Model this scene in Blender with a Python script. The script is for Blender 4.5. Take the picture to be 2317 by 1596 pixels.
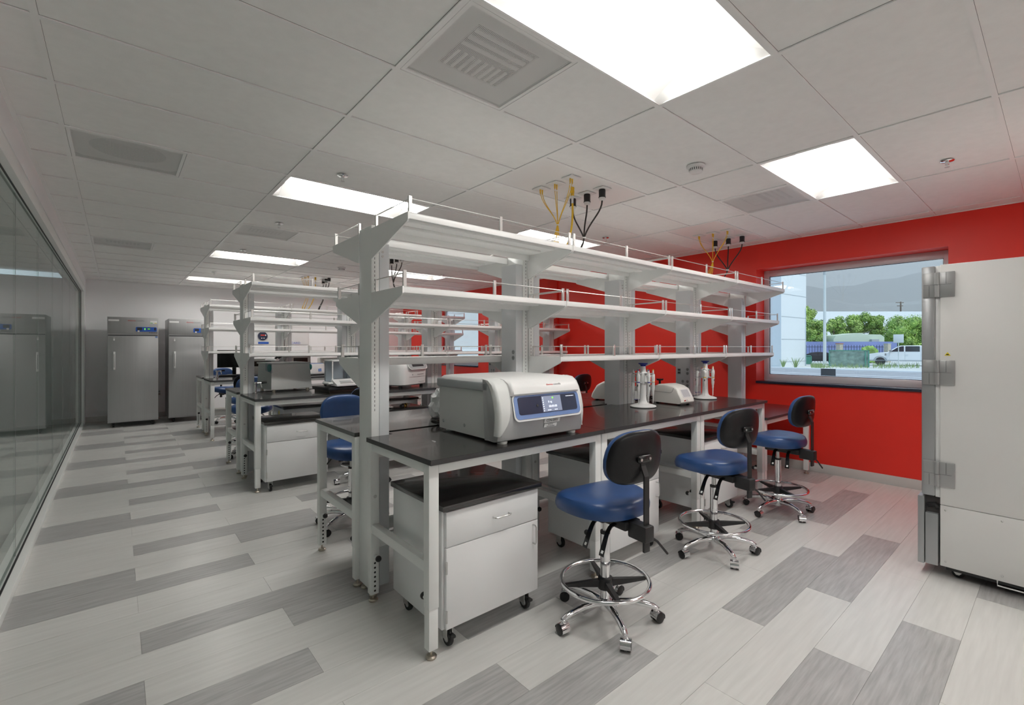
import bpy, bmesh, math, random
from mathutils import Vector, Matrix
random.seed(7)
for o in list(bpy.data.objects): bpy.data.objects.remove(o, do_unlink=True)
SC = bpy.context.scene
COL = SC.collection
PI = math.pi
# ------------------------------------------------------------------ camera
F_PX, CX, CY, TH, CAMH = 1064.5, 1205.0, 785.5, 0.7243, 1.4455   # measured on the 2317 x 1596 frame
S_, C_ = math.sin(TH), math.cos(TH)
cd = bpy.data.cameras.new('camera'); cam = bpy.data.objects.new('camera', cd); COL.objects.link(cam)
cam.location = (0, 0, CAMH); cam.rotation_euler = (PI/2, 0, -TH)
cd.sensor_fit = 'HORIZONTAL'; cd.sensor_width = 36; cd.lens = 36*F_PX/2317
cd.shift_x = -(CX-1158.5)/2317; cd.shift_y = -(798-CY)/2317
cd.clip_start = .05; cd.clip_end = 6000
SC.camera = cam
def ray(px, py):
    r = (px-CX)/F_PX; u = (CY-py)/F_PX
    return Vector((r*C_+S_, -r*S_+C_, u))
def at(px, py, d):                       # the point at depth d behind a pixel
    return Vector((0, 0, CAMH)) + ray(px, py)*d
# ------------------------------------------------------------------ world, sun, exposure
W = bpy.data.worlds.new('World'); SC.world = W; W.use_nodes = True
nt = W.node_tree; nt.nodes.clear()
wo = nt.nodes.new('ShaderNodeOutputWorld'); bg = nt.nodes.new('ShaderNodeBackground')
tc = nt.nodes.new('ShaderNodeTexCoord'); sx = nt.nodes.new('ShaderNodeSeparateXYZ'); rp = nt.nodes.new('ShaderNodeValToRGB')
rp.color_ramp.elements[0].position = 0.0; rp.color_ramp.elements[0].color = (.66, .77, .84, 1)
rp.color_ramp.elements[1].position = .6; rp.color_ramp.elements[1].color = (.33, .52, .78, 1)
nt.links.new(tc.outputs['Generated'], sx.inputs[0]); nt.links.new(sx.outputs['Z'], rp.inputs[0])
nt.links.new(rp.outputs[0], bg.inputs[0]); bg.inputs[1].default_value = .98
nt.links.new(bg.outputs[0], wo.inputs[0])
sd = bpy.data.lights.new('sun_offscreen', 'SUN'); sun = bpy.data.objects.new('sun_offscreen', sd); COL.objects.link(sun)
sd.energy = 1.75; sd.angle = .01; sd.color = (1, .96, .88)
sun.rotation_euler = Vector((.10, .50, -1.0)).to_track_quat('-Z', 'Y').to_euler()   # shines from behind the building, towards the street
SC.view_settings.view_transform = 'Standard'; SC.view_settings.look = 'None'
SC.view_settings.gamma = 1; SC.view_settings.use_curve_mapping = False
SC.view_settings.exposure = 0.50
SC.cycles.max_bounces = 14; SC.cycles.diffuse_bounces = 8; SC.cycles.glossy_bounces = 6; SC.cycles.transparent_max_bounces = 24
LAMP = 19.5                                # emission of the ceiling light lenses
# ------------------------------------------------------------------ materials
M = {}
def mat(name, col, rough=.5, metal=0., spec=.5, noise=None, bump=None, emit=None, coat=0, rnd=0):
    m = bpy.data.materials.new(name); m.use_nodes = True; t = m.node_tree
    b = t.nodes['Principled BSDF']
    b.inputs['Base Color'].default_value = (*col, 1); b.inputs['Roughness'].default_value = rough
    b.inputs['Metallic'].default_value = metal; b.inputs['Specular IOR Level'].default_value = spec
    b.inputs['Coat Weight'].default_value = coat
    if emit: b.inputs['Emission Color'].default_value = (*emit[0], 1); b.inputs['Emission Strength'].default_value = emit[1]
    g = t.nodes.new('ShaderNodeNewGeometry')
    def noisetex(scale):
        n = t.nodes.new('ShaderNodeTexNoise'); mp = t.nodes.new('ShaderNodeMapping')
        mp.inputs['Scale'].default_value = scale if hasattr(scale, '__len__') else (scale,)*3
        n.inputs['Scale'].default_value = 1; n.inputs['Detail'].default_value = 4
        t.links.new(g.outputs['Position'], mp.inputs[0]); t.links.new(mp.outputs[0], n.inputs['Vector'])
        return n
    if noise:                              # (scale, amount) : gentle colour variation
        n = noisetex(noise[0]); r = t.nodes.new('ShaderNodeValToRGB'); a = noise[1]
        r.color_ramp.elements[0].position = .3; r.color_ramp.elements[1].position = .7
        r.color_ramp.elements[0].color = (*[c*(1-a) for c in col], 1)
        r.color_ramp.elements[1].color = (*[min(1, c*(1+a)) for c in col], 1)
        t.links.new(n.outputs['Fac'], r.inputs[0]); out = r.outputs[0]
        if rnd:
            oi = t.nodes.new('ShaderNodeObjectInfo'); mr = t.nodes.new('ShaderNodeMapRange')
            mr.inputs['To Min'].default_value = 1-rnd; mr.inputs['To Max'].default_value = 1+rnd
            t.links.new(oi.outputs['Random'], mr.inputs[0])
            hs = t.nodes.new('ShaderNodeHueSaturation'); t.links.new(out, hs.inputs['Color']); t.links.new(mr.outputs[0], hs.inputs['Value'])
            out = hs.outputs[0]
        t.links.new(out, b.inputs['Base Color'])
    if bump:                               # (scale, strength, distance)
        n = noisetex(bump[0]); bp = t.nodes.new('ShaderNodeBump')
        bp.inputs['Strength'].default_value = bump[1]; bp.inputs['Distance'].default_value = bump[2]
        t.links.new(n.outputs['Fac'], bp.inputs['Height']); t.links.new(bp.outputs[0], b.inputs['Normal'])
    M[name] = m; return m
def glassmat(name, tint=(1, 1, 1), ior=1.5, haze=None, rough=0.0):
    m = bpy.data.materials.new(name); m.use_nodes = True; t = m.node_tree; t.nodes.clear()
    o = t.nodes.new('ShaderNodeOutputMaterial'); mx = t.nodes.new('ShaderNodeMixShader'); fr = t.nodes.new('ShaderNodeFresnel')
    tr = t.nodes.new('ShaderNodeBsdfTransparent'); gl = t.nodes.new('ShaderNodeBsdfGlossy')
    tr.inputs[0].default_value = (*tint, 1); gl.inputs['Roughness'].default_value = rough; fr.inputs[0].default_value = ior
    ge = t.nodes.new('ShaderNodeNewGeometry'); iv = t.nodes.new('ShaderNodeMath'); iv.operation = 'SUBTRACT'; iv.inputs[0].default_value = 1
    mu = t.nodes.new('ShaderNodeMath'); mu.operation = 'MULTIPLY'       # one reflection per pane, at the face the light meets first
    t.links.new(ge.outputs['Backfacing'], iv.inputs[1]); t.links.new(fr.outputs[0], mu.inputs[0]); t.links.new(iv.outputs[0], mu.inputs[1])
    t.links.new(mu.outputs[0], mx.inputs[0]); t.links.new(tr.outputs[0], mx.inputs[1]); t.links.new(gl.outputs[0], mx.inputs[2])
    t.links.new(mx.outputs[0], o.inputs[0]); M[name] = m; return m
def perfmat(name, pitch=.0066, hole=.325):
    """white sheet metal with a grid of real see-through holes"""
    m = bpy.data.materials.new(name); m.use_nodes = True; t = m.node_tree; b = t.nodes['Principled BSDF']
    b.inputs['Base Color'].default_value = (.85, .85, .84, 1); b.inputs['Roughness'].default_value = .5
    g = t.nodes.new('ShaderNodeNewGeometry'); sp = t.nodes.new('ShaderNodeSeparateXYZ'); t.links.new(g.outputs['Position'], sp.inputs[0])
    def ma(op, a, bv=None):
        n = t.nodes.new('ShaderNodeMath'); n.operation = op
        for i, v in enumerate((a, bv)):
            if v is None: continue
            if hasattr(v, 'is_output'): t.links.new(v, n.inputs[i])
            else: n.inputs[i].default_value = v
        return n.outputs[0]
    dx = ma('SUBTRACT', ma('FRACT', ma('DIVIDE', sp.outputs['X'], pitch)), .5)
    dy = ma('SUBTRACT', ma('FRACT', ma('DIVIDE', sp.outputs['Y'], pitch)), .5)
    d = ma('SQRT', ma('ADD', ma('MULTIPLY', dx, dx), ma('MULTIPLY', dy, dy)))
    h = ma('LESS_THAN', d, hole)
    tr = t.nodes.new('ShaderNodeBsdfTransparent'); mx = t.nodes.new('ShaderNodeMixShader'); o = t.nodes['Material Output']
    t.links.new(h, mx.inputs[0]); t.links.new(b.outputs[0], mx.inputs[1]); t.links.new(tr.outputs[0], mx.inputs[2]); t.links.new(mx.outputs[0], o.inputs[0])
    M[name] = m
mat('ceil_tile', (.90, .90, .885), .9, noise=(18, .02), bump=(220, .12, .002))
mat('ceil_grid', (.90, .90, .89), .55)
mat('ceil_panel', (.88, .88, .87), .3)
mat('wall_white', (.87, .88, .89), .6, bump=(90, .05, .002))
mat('wall_red', (.80, .032, .018), .42, noise=(1.5, .04), bump=(260, .10, .0015))
mat('base_grey', (.56, .56, .54), .5)
mat('base_dark', (.33, .33, .32), .5)
mat('plank_light', (.675, .675, .655), .27, noise=((3, 42, 1), .05), bump=((30, 220, 1), .05, .001), rnd=.015)
mat('plank_dark', (.43, .43, .425), .30, noise=((5, 60, 1), .17), bump=((30, 220, 1), .06, .001), rnd=.03)
mat('floor_seam', (.42, .42, .41), .6)
mat('white_frame', (.85, .87, .855), .32, noise=(3, .012))
mat('white_shelf', (.89, .895, .885), .35)
mat('panel_grey', (.72, .74, .76), .38)
mat('slot_black', (.015, .015, .015), .6)
mat('rail_metal', (.72, .72, .70), .32, .75)
mat('worktop', (.019, .018, .017), .25, coat=.25, spec=1.0, noise=(40, .35), bump=(300, .06, .0006))
mat('worktop_edge', (.045, .045, .047), .45)
mat('cab_white', (.87, .88, .885), .16, noise=(2, .01))
mat('steel', (.62, .62, .61), .30, 1.0)
mat('chrome', (.82, .82, .83), .07, 1.0)
mat('brass_steel', (.58, .53, .45), .32, 1.0)
mat('black_plastic', (.018, .018, .019), .42)
mat('black_gloss', (.012, .012, .013), .18)
mat('rubber', (.02, .02, .02), .7)
mat('wheel_grey', (.45, .46, .47), .4)
mat('blue_vinyl', (.022, .068, .205), .33, noise=(9, .10), bump=(350, .07, .0008))
mat('black_vinyl', (.006, .006, .0075), .33, spec=.35, bump=(250, .08, .0008))
mat('device_white', (.79, .795, .79), .38)
mat('device_cream', (.77, .76, .72), .36)
mat('device_grey', (.47, .48, .485), .34, .25)
mat('device_light', (.70, .715, .70), .42)
mat('device_mid', (.40, .425, .435), .40)
mat('bezel_blue', (.18, .28, .55), .25)
mat('panel_navy', (.035, .045, .085), .14)
mat('screen_grey', (.16, .18, .24), .2, emit=((.20, .23, .32), .55))
mat('screen_text', (.85, .88, .95), .4, emit=((.85, .9, 1), .6))
mat('label_white', (.86, .87, .86), .5)
mat('ink', (.03, .03, .035), .5)
mat('ink_red', (.65, .04, .03), .5)
mat('ink_grey', (.28, .28, .29), .5)
mat('ink_blue', (.03, .08, .45), .5)
mat('freezer_grey', (.43, .435, .44), .36, .35, noise=((60, 1, 1), .03))
mat('freezer_dark', (.30, .305, .305), .4, .2)
mat('freezer_white', (.74, .735, .72), .42)
mat('freezer_silver', (.40, .41, .42), .33, .55)
mat('freezer_hinge', (.40, .405, .405), .36, .45)
mat('panel_blue', (.03, .12, .52), .25)
mat('led_green', (.1, .7, .05), .4, emit=((.2, .9, .05), 1.2))
mat('yellow', (.80, .50, .03), .38)
mat('yellow_sign', (.85, .70, .02), .4)
mat('black_cable', (.028, .024, .022), .45)
mat('clear_white', (.86, .88, .88), .2)
mat('pip_white', (.80, .81, .80), .3)
mat('pip_grey', (.52, .54, .55), .35)
mat('window_plastic', (.50, .52, .55), .07)
mat('green_ink', (.08, .45, .06), .5)
mat('cap_blue', (.02, .035, .30), .35)
mat('teal', (.03, .30, .27), .35)
mat('steel_box', (.62, .64, .63), .36, .25)
mat('green_dark', (.02, .14, .07), .5)
mat('dark_wood', (.035, .018, .012), .3)
mat('alu', (.66, .65, .68), .36, .15)
mat('sill_black', (.02, .025, .045), .16)
mat('lens', (1, 1, 1), .5, emit=((1, .975, .93), LAMP))
mat('pan_white', (.86, .855, .84), .45)
mat('duct_dark', (.05, .045, .045), .7)
glassmat('glass_wall', (.90, .94, .92), 1.75)
glassmat('glass_win', (.96, .985, .99), 1.6)
glassmat('plastic_clear', (.86, .90, .93), 1.45, rough=.15)
perfmat('perforated')
# outside
mat('out_concrete', (.55, .57, .55), .8, noise=(.6, .12))
mat('out_road', (.32, .33, .35), .85, noise=(1.5, .1))
mat('out_line', (.8, .82, .82), .7)
mat('out_wall', (.74, .77, .78), .8)
mat('out_wall_dark', (.36, .38, .43), .8)
mat('out_joint', (.42, .45, .47), .8)
mat('mountain', (.17, .16, .12), 1, spec=0, noise=((.012, .012, .012), .14))
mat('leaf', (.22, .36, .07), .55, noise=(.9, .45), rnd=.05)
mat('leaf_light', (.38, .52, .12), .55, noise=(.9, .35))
mat('bark', (.16, .12, .09), .9)
mat('blue_wall', (.20, .24, .46), .8, noise=(.4, .12))
mat('fence', (.035, .04, .07), .5)
mat('brick_tan', (.50, .45, .36), .85, noise=(6, .15))
mat('brick_red', (.45, .20, .14), .85)
mat('pale_green', (.58, .66, .52), .7)
mat('box_green', (.20, .29, .25), .6, noise=((2.2, 2.2, 3.5), .35))
mat('box_frame', (.09, .28, .21), .5)
mat('truck_white', (.80, .82, .84), .22, coat=.4)
mat('car_black', (.02, .022, .026), .18, coat=.5)
mat('tyre', (.045, .045, .047), .8)
mat('car_glass', (.04, .05, .06), .08)
mat('sign_back', (.62, .66, .66), .5, .3)
mat('grass', (.28, .38, .16), .8)
mat('sticker', (.12, .19, .26), .4)
# ------------------------------------------------------------------ mesh helpers
class MB:
    def __init__(s): s.v = []; s.f = []
    def add(s, vs, fs):
        o = len(s.v); s.v += [tuple(p) for p in vs]; s.f += [tuple(i+o for i in f) for f in fs]; return s
    def box(s, x0, x1, y0, y1, z0, z1):
        return s.add([(x0,y0,z0),(x1,y0,z0),(x1,y1,z0),(x0,y1,z0),(x0,y0,z1),(x1,y0,z1),(x1,y1,z1),(x0,y1,z1)],
                     [(0,3,2,1),(4,5,6,7),(0,1,5,4),(1,2,6,5),(2,3,7,6),(3,0,4,7)])
    def rbox(s, x0, x1, y0, y1, z0, z1, r=.004, seg=2, mtx=None):
        bm = bmesh.new(); bmesh.ops.create_cube(bm, size=1)
        for v in bm.verts: v.co = Vector(((x0+x1)/2+v.co.x*(x1-x0), (y0+y1)/2+v.co.y*(y1-y0), (z0+z1)/2+v.co.z*(z1-z0)))
        r = min(r, .49*min(abs(x1-x0), abs(y1-y0), abs(z1-z0)))
        bmesh.ops.bevel(bm, geom=bm.edges[:], offset=r, segments=seg, profile=.5, affect='EDGES')
        if mtx: bm.transform(mtx)
        bm.verts.index_update(); s.add([v.co for v in bm.verts], [[v.index for v in f.verts] for f in bm.faces]); bm.free(); return s
    def ring(s, c, u, w, r, n): return [c+u*(r*math.cos(2*PI*k/n))+w*(r*math.sin(2*PI*k/n)) for k in range(n)]
    def cyl(s, p0, p1, r0, r1=None, n=14, caps=True):
        p0 = Vector(p0); p1 = Vector(p1); r1 = r0 if r1 is None else r1
        d = (p1-p0).normalized(); u = d.orthogonal().normalized(); w = d.cross(u)
        vs = s.ring(p0,u,w,r0,n)+s.ring(p1,u,w,r1,n)
        fs = [(k,(k+1)%n,n+(k+1)%n,n+k) for k in range(n)]
        if caps: fs += [tuple(range(n-1,-1,-1)), tuple(range(n,2*n))]
        return s.add(vs, fs)
    def tube(s, pts, r, n=8, caps=True, closed=False):
        P = [Vector(p) for p in pts]; N = len(P); R = r if hasattr(r,'__len__') else [r]*N
        vs = []; u = None
        for i in range(N):
            if closed: d = (P[(i+1)%N]-P[i-1]).normalized()
            else: d = (P[min(i+1,N-1)]-P[max(i-1,0)]).normalized()
            if u is None: u = d.orthogonal().normalized()
            else:
                u = u-d*u.dot(d)
                u = u.normalized() if u.length > 1e-6 else d.orthogonal().normalized()
            vs += s.ring(P[i], u, d.cross(u), R[i], n)
        fs = []
        for i in range(N if closed else N-1):
            a = i*n; b = ((i+1)%N)*n
            fs += [(a+k, a+(k+1)%n, b+(k+1)%n, b+k) for k in range(n)]
        if caps and not closed: fs += [tuple(range(n-1,-1,-1)), tuple((N-1)*n+k for k in range(n))]
        return s.add(vs, fs)
    def lathe(s, prof, c=(0,0,0), n=24):
        c = Vector(c); vs = []
        for r, z in prof: vs += [c+Vector((r*math.cos(2*PI*k/n), r*math.sin(2*PI*k/n), z)) for k in range(n)]
        fs = [(i*n+k, i*n+(k+1)%n, (i+1)*n+(k+1)%n, (i+1)*n+k) for i in range(len(prof)-1) for k in range(n)]
        fs += [tuple(range(n-1,-1,-1)), tuple((len(prof)-1)*n+k for k in range(n))]
        return s.add(vs, fs)
    def prism(s, poly, axis, a, b):
        f = {'x': lambda p,t:(t,p[0],p[1]), 'y': lambda p,t:(p[0],t,p[1]), 'z': lambda p,t:(p[0],p[1],t)}[axis]
        n = len(poly)
        return s.add([f(p,a) for p in poly]+[f(p,b) for p in poly],
                     [(k,(k+1)%n,n+(k+1)%n,n+k) for k in range(n)]+[tuple(range(n-1,-1,-1)), tuple(range(n,2*n))])
    def loft(s, rings, cap=True):
        n = len(rings[0]); vs = [p for r in rings for p in r]
        fs = [(i*n+k, i*n+(k+1)%n, (i+1)*n+(k+1)%n, (i+1)*n+k) for i in range(len(rings)-1) for k in range(n)]
        if cap: fs += [tuple(range(n-1,-1,-1)), tuple((len(rings)-1)*n+k for k in range(n))]
        return s.add(vs, fs)
    def plate(s, O, U, V, w, h, t, r=.0, shear=0):
        """rounded rectangle w x h centred on O in the plane U,V, extruded t along U x V"""
        O = Vector(O); U = Vector(U).normalized(); V = Vector(V).normalized(); N = U.cross(V)
        pts = []
        if r <= 0: pts = [(-w/2,-h/2),(w/2,-h/2),(w/2,h/2),(-w/2,h/2)]
        else:
            for cx_, cy_, a0 in ((w/2-r,-h/2+r,-PI/2),(w/2-r,h/2-r,0),(-w/2+r,h/2-r,PI/2),(-w/2+r,-h/2+r,PI)):
                for k in range(5): a = a0+k*PI/8; pts.append((cx_+r*math.cos(a), cy_+r*math.sin(a)))
        pts = [(x+shear*y, y) for x, y in pts]
        n = len(pts); A = [O+U*x+V*y for x, y in pts]; B = [p+N*t for p in A]
        return s.add(A+B, [(k,(k+1)%n,n+(k+1)%n,n+k) for k in range(n)]+[tuple(range(n-1,-1,-1)), tuple(range(n,2*n))])
    def ball(s, c, r, n=12, m=8):
        c = Vector(c)
        return s.lathe([(max(1e-4, r*math.sin(PI*k/m)), -r*math.cos(PI*k/m)) for k in range(m+1)], c, n)
    def mesh(s, name, m, smooth=True):
        me = bpy.data.meshes.new(name); me.from_pydata(s.v, [], s.f); me.materials.append(M[m])
        bm = bmesh.new(); bm.from_mesh(me); bmesh.ops.recalc_face_normals(bm, faces=bm.faces[:]); bm.to_mesh(me); bm.free()
        if smooth:
            for p in me.polygons: p.use_smooth = True
            me.set_sharp_from_angle(angle=math.radians(38))
        return me
    def build(s, name, m, parent=None, smooth=True, label=None):
        o = bpy.data.objects.new(name, s.mesh(name, m, smooth)); COL.objects.link(o)
        if parent: o.parent = parent
        if label: o['label'] = label
        return o
def tag(o, label=None, cat=None, group=None, kind=None):
    for k, v in (('label', label), ('category', cat), ('group', group), ('kind', kind)):
        if v: o[k] = v
    return o
def thing(name, label, cat, loc=(0,0,0), rz=0, group=None, rot=None):
    o = bpy.data.objects.new(name, None); COL.objects.link(o); o.empty_display_size = .05
    o.location = loc; o.rotation_euler = rot if rot else (0, 0, rz)
    return tag(o, label, cat, group)
def struct(name, mb, m, label): return tag(mb.build(name, m), label, None, None, 'structure')
def inst(o, name, parent, loc, rz=0):
    c = bpy.data.objects.new(name, o if isinstance(o, bpy.types.Mesh) else o.data); COL.objects.link(c)
    c.parent = parent; c.location = loc; c.rotation_euler = (0, 0, rz); return c
def copy_tree(o, parent=None):
    c = o.copy(); COL.objects.link(c); c.parent = parent
    for ch in o.children: copy_tree(ch, c)
    return c
def dup(o, label, loc, rz=0, group=None):
    c = copy_tree(o); c.location = loc; c.rotation_euler = (0, 0, rz); c['label'] = label
    if group: c['group'] = group
    return c
def first_or_dup(state, o, label, loc, rz=0, group=None):
    if not state.get(o.name):
        state[o.name] = 1; o.location = loc; o.rotation_euler = (0, 0, rz); tag(o, label, None, group); return o
    return dup(o, label, loc, rz, group)
USED = {}
def lettering(body, size, O, U, V, m, parent=None, name='lettering', align='LEFT', extrude=.0004, shear=0):
    cu = bpy.data.curves.new('txt', 'FONT'); cu.body = body; cu.size = size; cu.align_x = align; cu.align_y = 'CENTER'
    cu.extrude = extrude; cu.shear = shear; cu.resolution_u = 3
    o = bpy.data.objects.new('txt', cu); COL.objects.link(o)
    me = bpy.data.meshes.new_from_object(o.evaluated_get(bpy.context.evaluated_depsgraph_get()))
    bpy.data.objects.remove(o, do_unlink=True); bpy.data.curves.remove(cu)
    U = Vector(U).normalized(); V = Vector(V).normalized(); N = U.cross(V); O = Vector(O)
    for v in me.vertices: v.co = O+U*v.co.x+V*v.co.y+N*(v.co.z+extrude)
    me.materials.clear(); me.materials.append(M[m])
    t = bpy.data.objects.new(name, me); COL.objects.link(t)
    if parent: t.parent = parent
    return t
def small_print(n, size, O, U, V, m, parent=None, align='LEFT'):
    """print too small to read in the photograph: a row of n tiny marks"""
    U = Vector(U).normalized(); V = Vector(V).normalized(); mb = MB(); st = size*.62; x0_ = -st*n/2 if align == 'CENTER' else 0
    for k in range(n):
        h = size*(.55 if k % 3 else .72); mb.plate(Vector(O)+U*(x0_+st*(k+.5)), U, V, st*.62, h*.8, .0005)
    return tag(mb.build('small_print', m, parent, False), None, None, None, 'stuff')
def bez(p0, p1, p2, p3, n=10):
    p0, p1, p2, p3 = map(Vector, (p0, p1, p2, p3))
    return [p0*(1-t)**3+p1*3*t*(1-t)**2+p2*3*t*t*(1-t)+p3*t**3 for t in [k/n for k in range(n+1)]]
def sq_ring(w, d, e, z, n=36, cx=0, cy=0):
    """superellipse outline, half sizes w, d"""
    r = []
    for k in range(n):
        a = 2*PI*k/n; c, s = math.cos(a), math.sin(a)
        r.append(Vector((cx+w*math.copysign(abs(c)**(2/e), c), cy+d*math.copysign(abs(s)**(2/e), s), z)))
    return r
# ------------------------------------------------------------------ room shell
XL, XR, YB, YF, HC = -.44, 6.08, -3.2, 12.4, 2.7432
# floor : slab with vinyl planks laid in a six-row repeat
flo = struct('floor', MB().box(XL-.2, XR+.3, YB, YF, -.06, -.0022), 'floor_seam', 'pale vinyl plank floor with scattered dark grey planks')
PW, PL = .2305, 1.21
start = [-.52, -1.12, .69, .09, 1.90, 1.30]
planks = []
for k in range(int((YB-2.18)/PW)-1, int((YF-2.18)/PW)+2):
    ya, yb = max(YB, 2.18+PW*k), min(YF, 2.18+PW*(k+1))
    if yb-ya < .02: continue
    s0 = start[k % 6]
    for m_ in range(-5, 8):
        xa, xb = max(XL-.1, s0+PL*m_), min(XR, s0+PL*(m_+1))
        if xb-xa < .02: continue
        c = Vector(((xa+xb)/2, (ya+yb)/2, 0)); d = c.x*S_+c.y*C_
        planks.append((d if d > .4 else 50-d, xa, xb, ya, yb, m_ % 3 == 0))
planks.sort(key=lambda p: p[0])
G = .0006; cache = {}; rest = {True: MB(), False: MB()}
for n_, (d, xa, xb, ya, yb, dark) in enumerate(planks):
    if n_ < 300:
        key = (round(xb-xa, 3), round(yb-ya, 3), dark)
        if key not in cache:
            w, h = (xb-xa)/2-G, (yb-ya)/2-G
            cache[key] = MB().box(-w, w, -h, h, -.0022, 0).mesh('plank', 'plank_dark' if dark else 'plank_light', False)
        inst(cache[key], 'plank', flo, ((xa+xb)/2, (ya+yb)/2, 0))
    else: rest[dark].box(xa+G, xb-G, ya+G, yb-G, -.0022, 0)
for dark in (True, False): tag(rest[dark].build('more_planks', 'plank_dark' if dark else 'plank_light', flo, False), None, None, None, 'stuff')
# ceiling : suspended grid
X0, Y0, TX, TY = -.24, .848, 1.2192, .6096
cei = struct('ceiling', MB().box(XL-.2, XR+.3, YB, YF, HC+.16, HC+.2), 'duct_dark', 'suspended ceiling of pale mineral tiles in a white grid')
LIGHTS = [(i, j) for j in (-5, 0, 5, 11, 16) for i in (1, 3)]
DIFF = {(1, 1): 0, (0, 5): 0, (3, 1): 1, (1, 8): 0, (0, 11): 0, (3, 8): 1}      # half tiles: 0 first half, 1 second half
PANEL = {(i, j) for j in (2, 8, 13) for i in (2, 4)}
xs = [XL]+[X0+TX*i for i in range(6)]+[XR]
tcache = {}
def tile(xa, xb, ya, yb, m_='ceil_tile', name='ceiling_tile'):
    key = (round(xb-xa, 3), round(yb-ya, 3), m_)
    if key not in tcache:
        w, h = (xb-xa)/2-.0128, (yb-ya)/2-.0128
        tcache[key] = MB().box(-w, w, -h, h, .007, .02).mesh(name, m_, False)
    return inst(tcache[key], name, cei, ((xa+xb)/2, (ya+yb)/2, HC))
def tee(xa, xb, ya, yb, name):
    key = ('t', round(xb-xa, 3), round(yb-ya, 3))
    if key not in tcache:
        w, h = (xb-xa)/2, (yb-ya)/2
        tcache[key] = MB().box(-w, w, -h, h, 0, .006).mesh(name, 'ceil_grid', False)
    inst(tcache[key], name, cei, ((xa+xb)/2, (ya+yb)/2, HC))
T = .012
for x in xs[1:-1]: tee(x-T, x+T, YB, YF, 'grid_runner')
tee(XL, XL+.02, YB, YF, 'wall_angle'); tee(XR-.02, XR, YB, YF, 'wall_angle')
j0, j1 = int(math.floor((YB-Y0)/TY)), int((YF-Y0)/TY)
for ci in range(len(xs)-1):
    i = ci-1; xa, xb = xs[ci], xs[ci+1]; skip = 0
    for j in range(j0, j1+1):
        ya, yb = max(YB, Y0+TY*j), min(YF, Y0+TY*(j+1))
        if not (i, j-1) in PANEL: tee(xa+T, xb-T, ya-T, ya+T, 'cross_tee')
        if skip: skip = 0; continue
        if (i, j) in LIGHTS: continue
        if (i, j) in PANEL:
            a, b = ya+TY/2, ya+TY*1.5
            tile(xa, xb, ya, a); tile(xa, xb, a, b, 'ceil_panel', 'service_panel'); tile(xa, xb, b, ya+2*TY)
            tee(xa+T, xb-T, a-T, a+T, 'cross_tee'); tee(xa+T, xb-T, b-T, b+T, 'cross_tee'); skip = 1; continue
        if (i, j) in DIFF:
            xm = (xa+xb)/2; tee(xm-T, xm+T, ya+T, yb-T, 'cross_tee')
            if DIFF[i, j] == 0: tile(xm, xb, ya, yb)
            else: tile(xa, xm, ya, yb)
            continue
        tile(xa, xb, ya, yb)
# walls
WT = .30
w = MB()
WIN = [(.75, 2.59, 1.02, 2.43), (8.71, 10.55, 1.02, 2.43)]
ys = [YB, WIN[0][0], WIN[0][1], WIN[1][0], WIN[1][1], YF]
for a, b in ((ys[0], ys[1]), (ys[2], ys[3]), (ys[4], ys[5])): w.box(XR, XR+WT, a, b, 0, HC+.16)
for y0_, y1_, z0_, z1_ in WIN: w.box(XR, XR+WT, y0_, y1_, 0, z0_-.03); w.box(XR, XR+WT, y0_, y1_, z1_, HC+.16)
struct('wall_right', w, 'wall_red', 'bright red painted wall with windows')
struct('trim_1', MB().rbox(XR-.035, XR+.01, 6.16, 6.40, 0, HC, .004), 'wall_red', 'shallow red pilaster on the red wall')
struct('wall_back', MB().box(XL-.2, XR+.3, YF, YF+.15, 0, HC+.16), 'wall_white', 'white end wall behind the grey freezers')
struct('wall_front', MB().box(XL-.2, XR+.3, YB-.15, YB, 0, HC+.16), 'wall_white', 'plain white wall opposite the grey freezers')
GZ = 2.47
w = MB().box(XL-.16, XL, YB, YF, GZ+.10, HC+.16).box(XL-.16, XL, 12.08, YF, 0, GZ+.10)
struct('wall_left', w, 'wall_white', 'white wall above the glass partition')
struct('baseboard_right', MB().rbox(XR-.012, XR, YB, YF, 0, .10, .004), 'base_grey', 'pale grey rubber baseboard below the red wall')
struct('baseboard_back', MB().rbox(-.44, XR, YF-.012, YF, 0, .10, .004), 'base_grey', 'grey baseboard along the white end wall')
# glass partition
gp = thing('glass_partition', 'frameless glass partition wall in white frame along the aisle', 'glass wall', (XL-.06, YB, 0))
L_ = 12.08-YB
MB().rbox(-.10, .055, 0, L_, 0, .055, .004).build('sill_frame', 'white_frame', gp)
MB().rbox(-.10, .055, 0, L_, GZ, GZ+.10, .004).build('head_frame', 'white_frame', gp)
MB().rbox(-.10, .055, L_-.10, L_, .055, GZ, .004).build('end_post', 'white_frame', gp)
MB().box(.006, .016, 0, L_-.10, .055, .059).box(.006, .016, 0, L_-.10, GZ-.003, GZ).box(.006, .016, L_-.104, L_-.10, .055, GZ).build('gasket', 'black_plastic', gp)
yj = [YB]+[4.6+1.22*k for k in range(-6, 7)]+[11.98]
yj = [y for y in yj if YB <= y <= 11.98]
for a, b in zip(yj[:-1], yj[1:]):
    if b-a < .1: continue
    MB().box(-.012, 0, a-YB+.002, b-YB-.002, .058, GZ-.002).build('glass_pane', 'glass_wall', gp)
    q = .0022 if abs(b-4.6) < .1 else .0011
    MB().box(-.001, .0005, b-YB-q, b-YB+q, .058, GZ-.002).build('joint_seal', 'ink_grey' if q > .002 else 'wheel_grey', gp)
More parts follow.
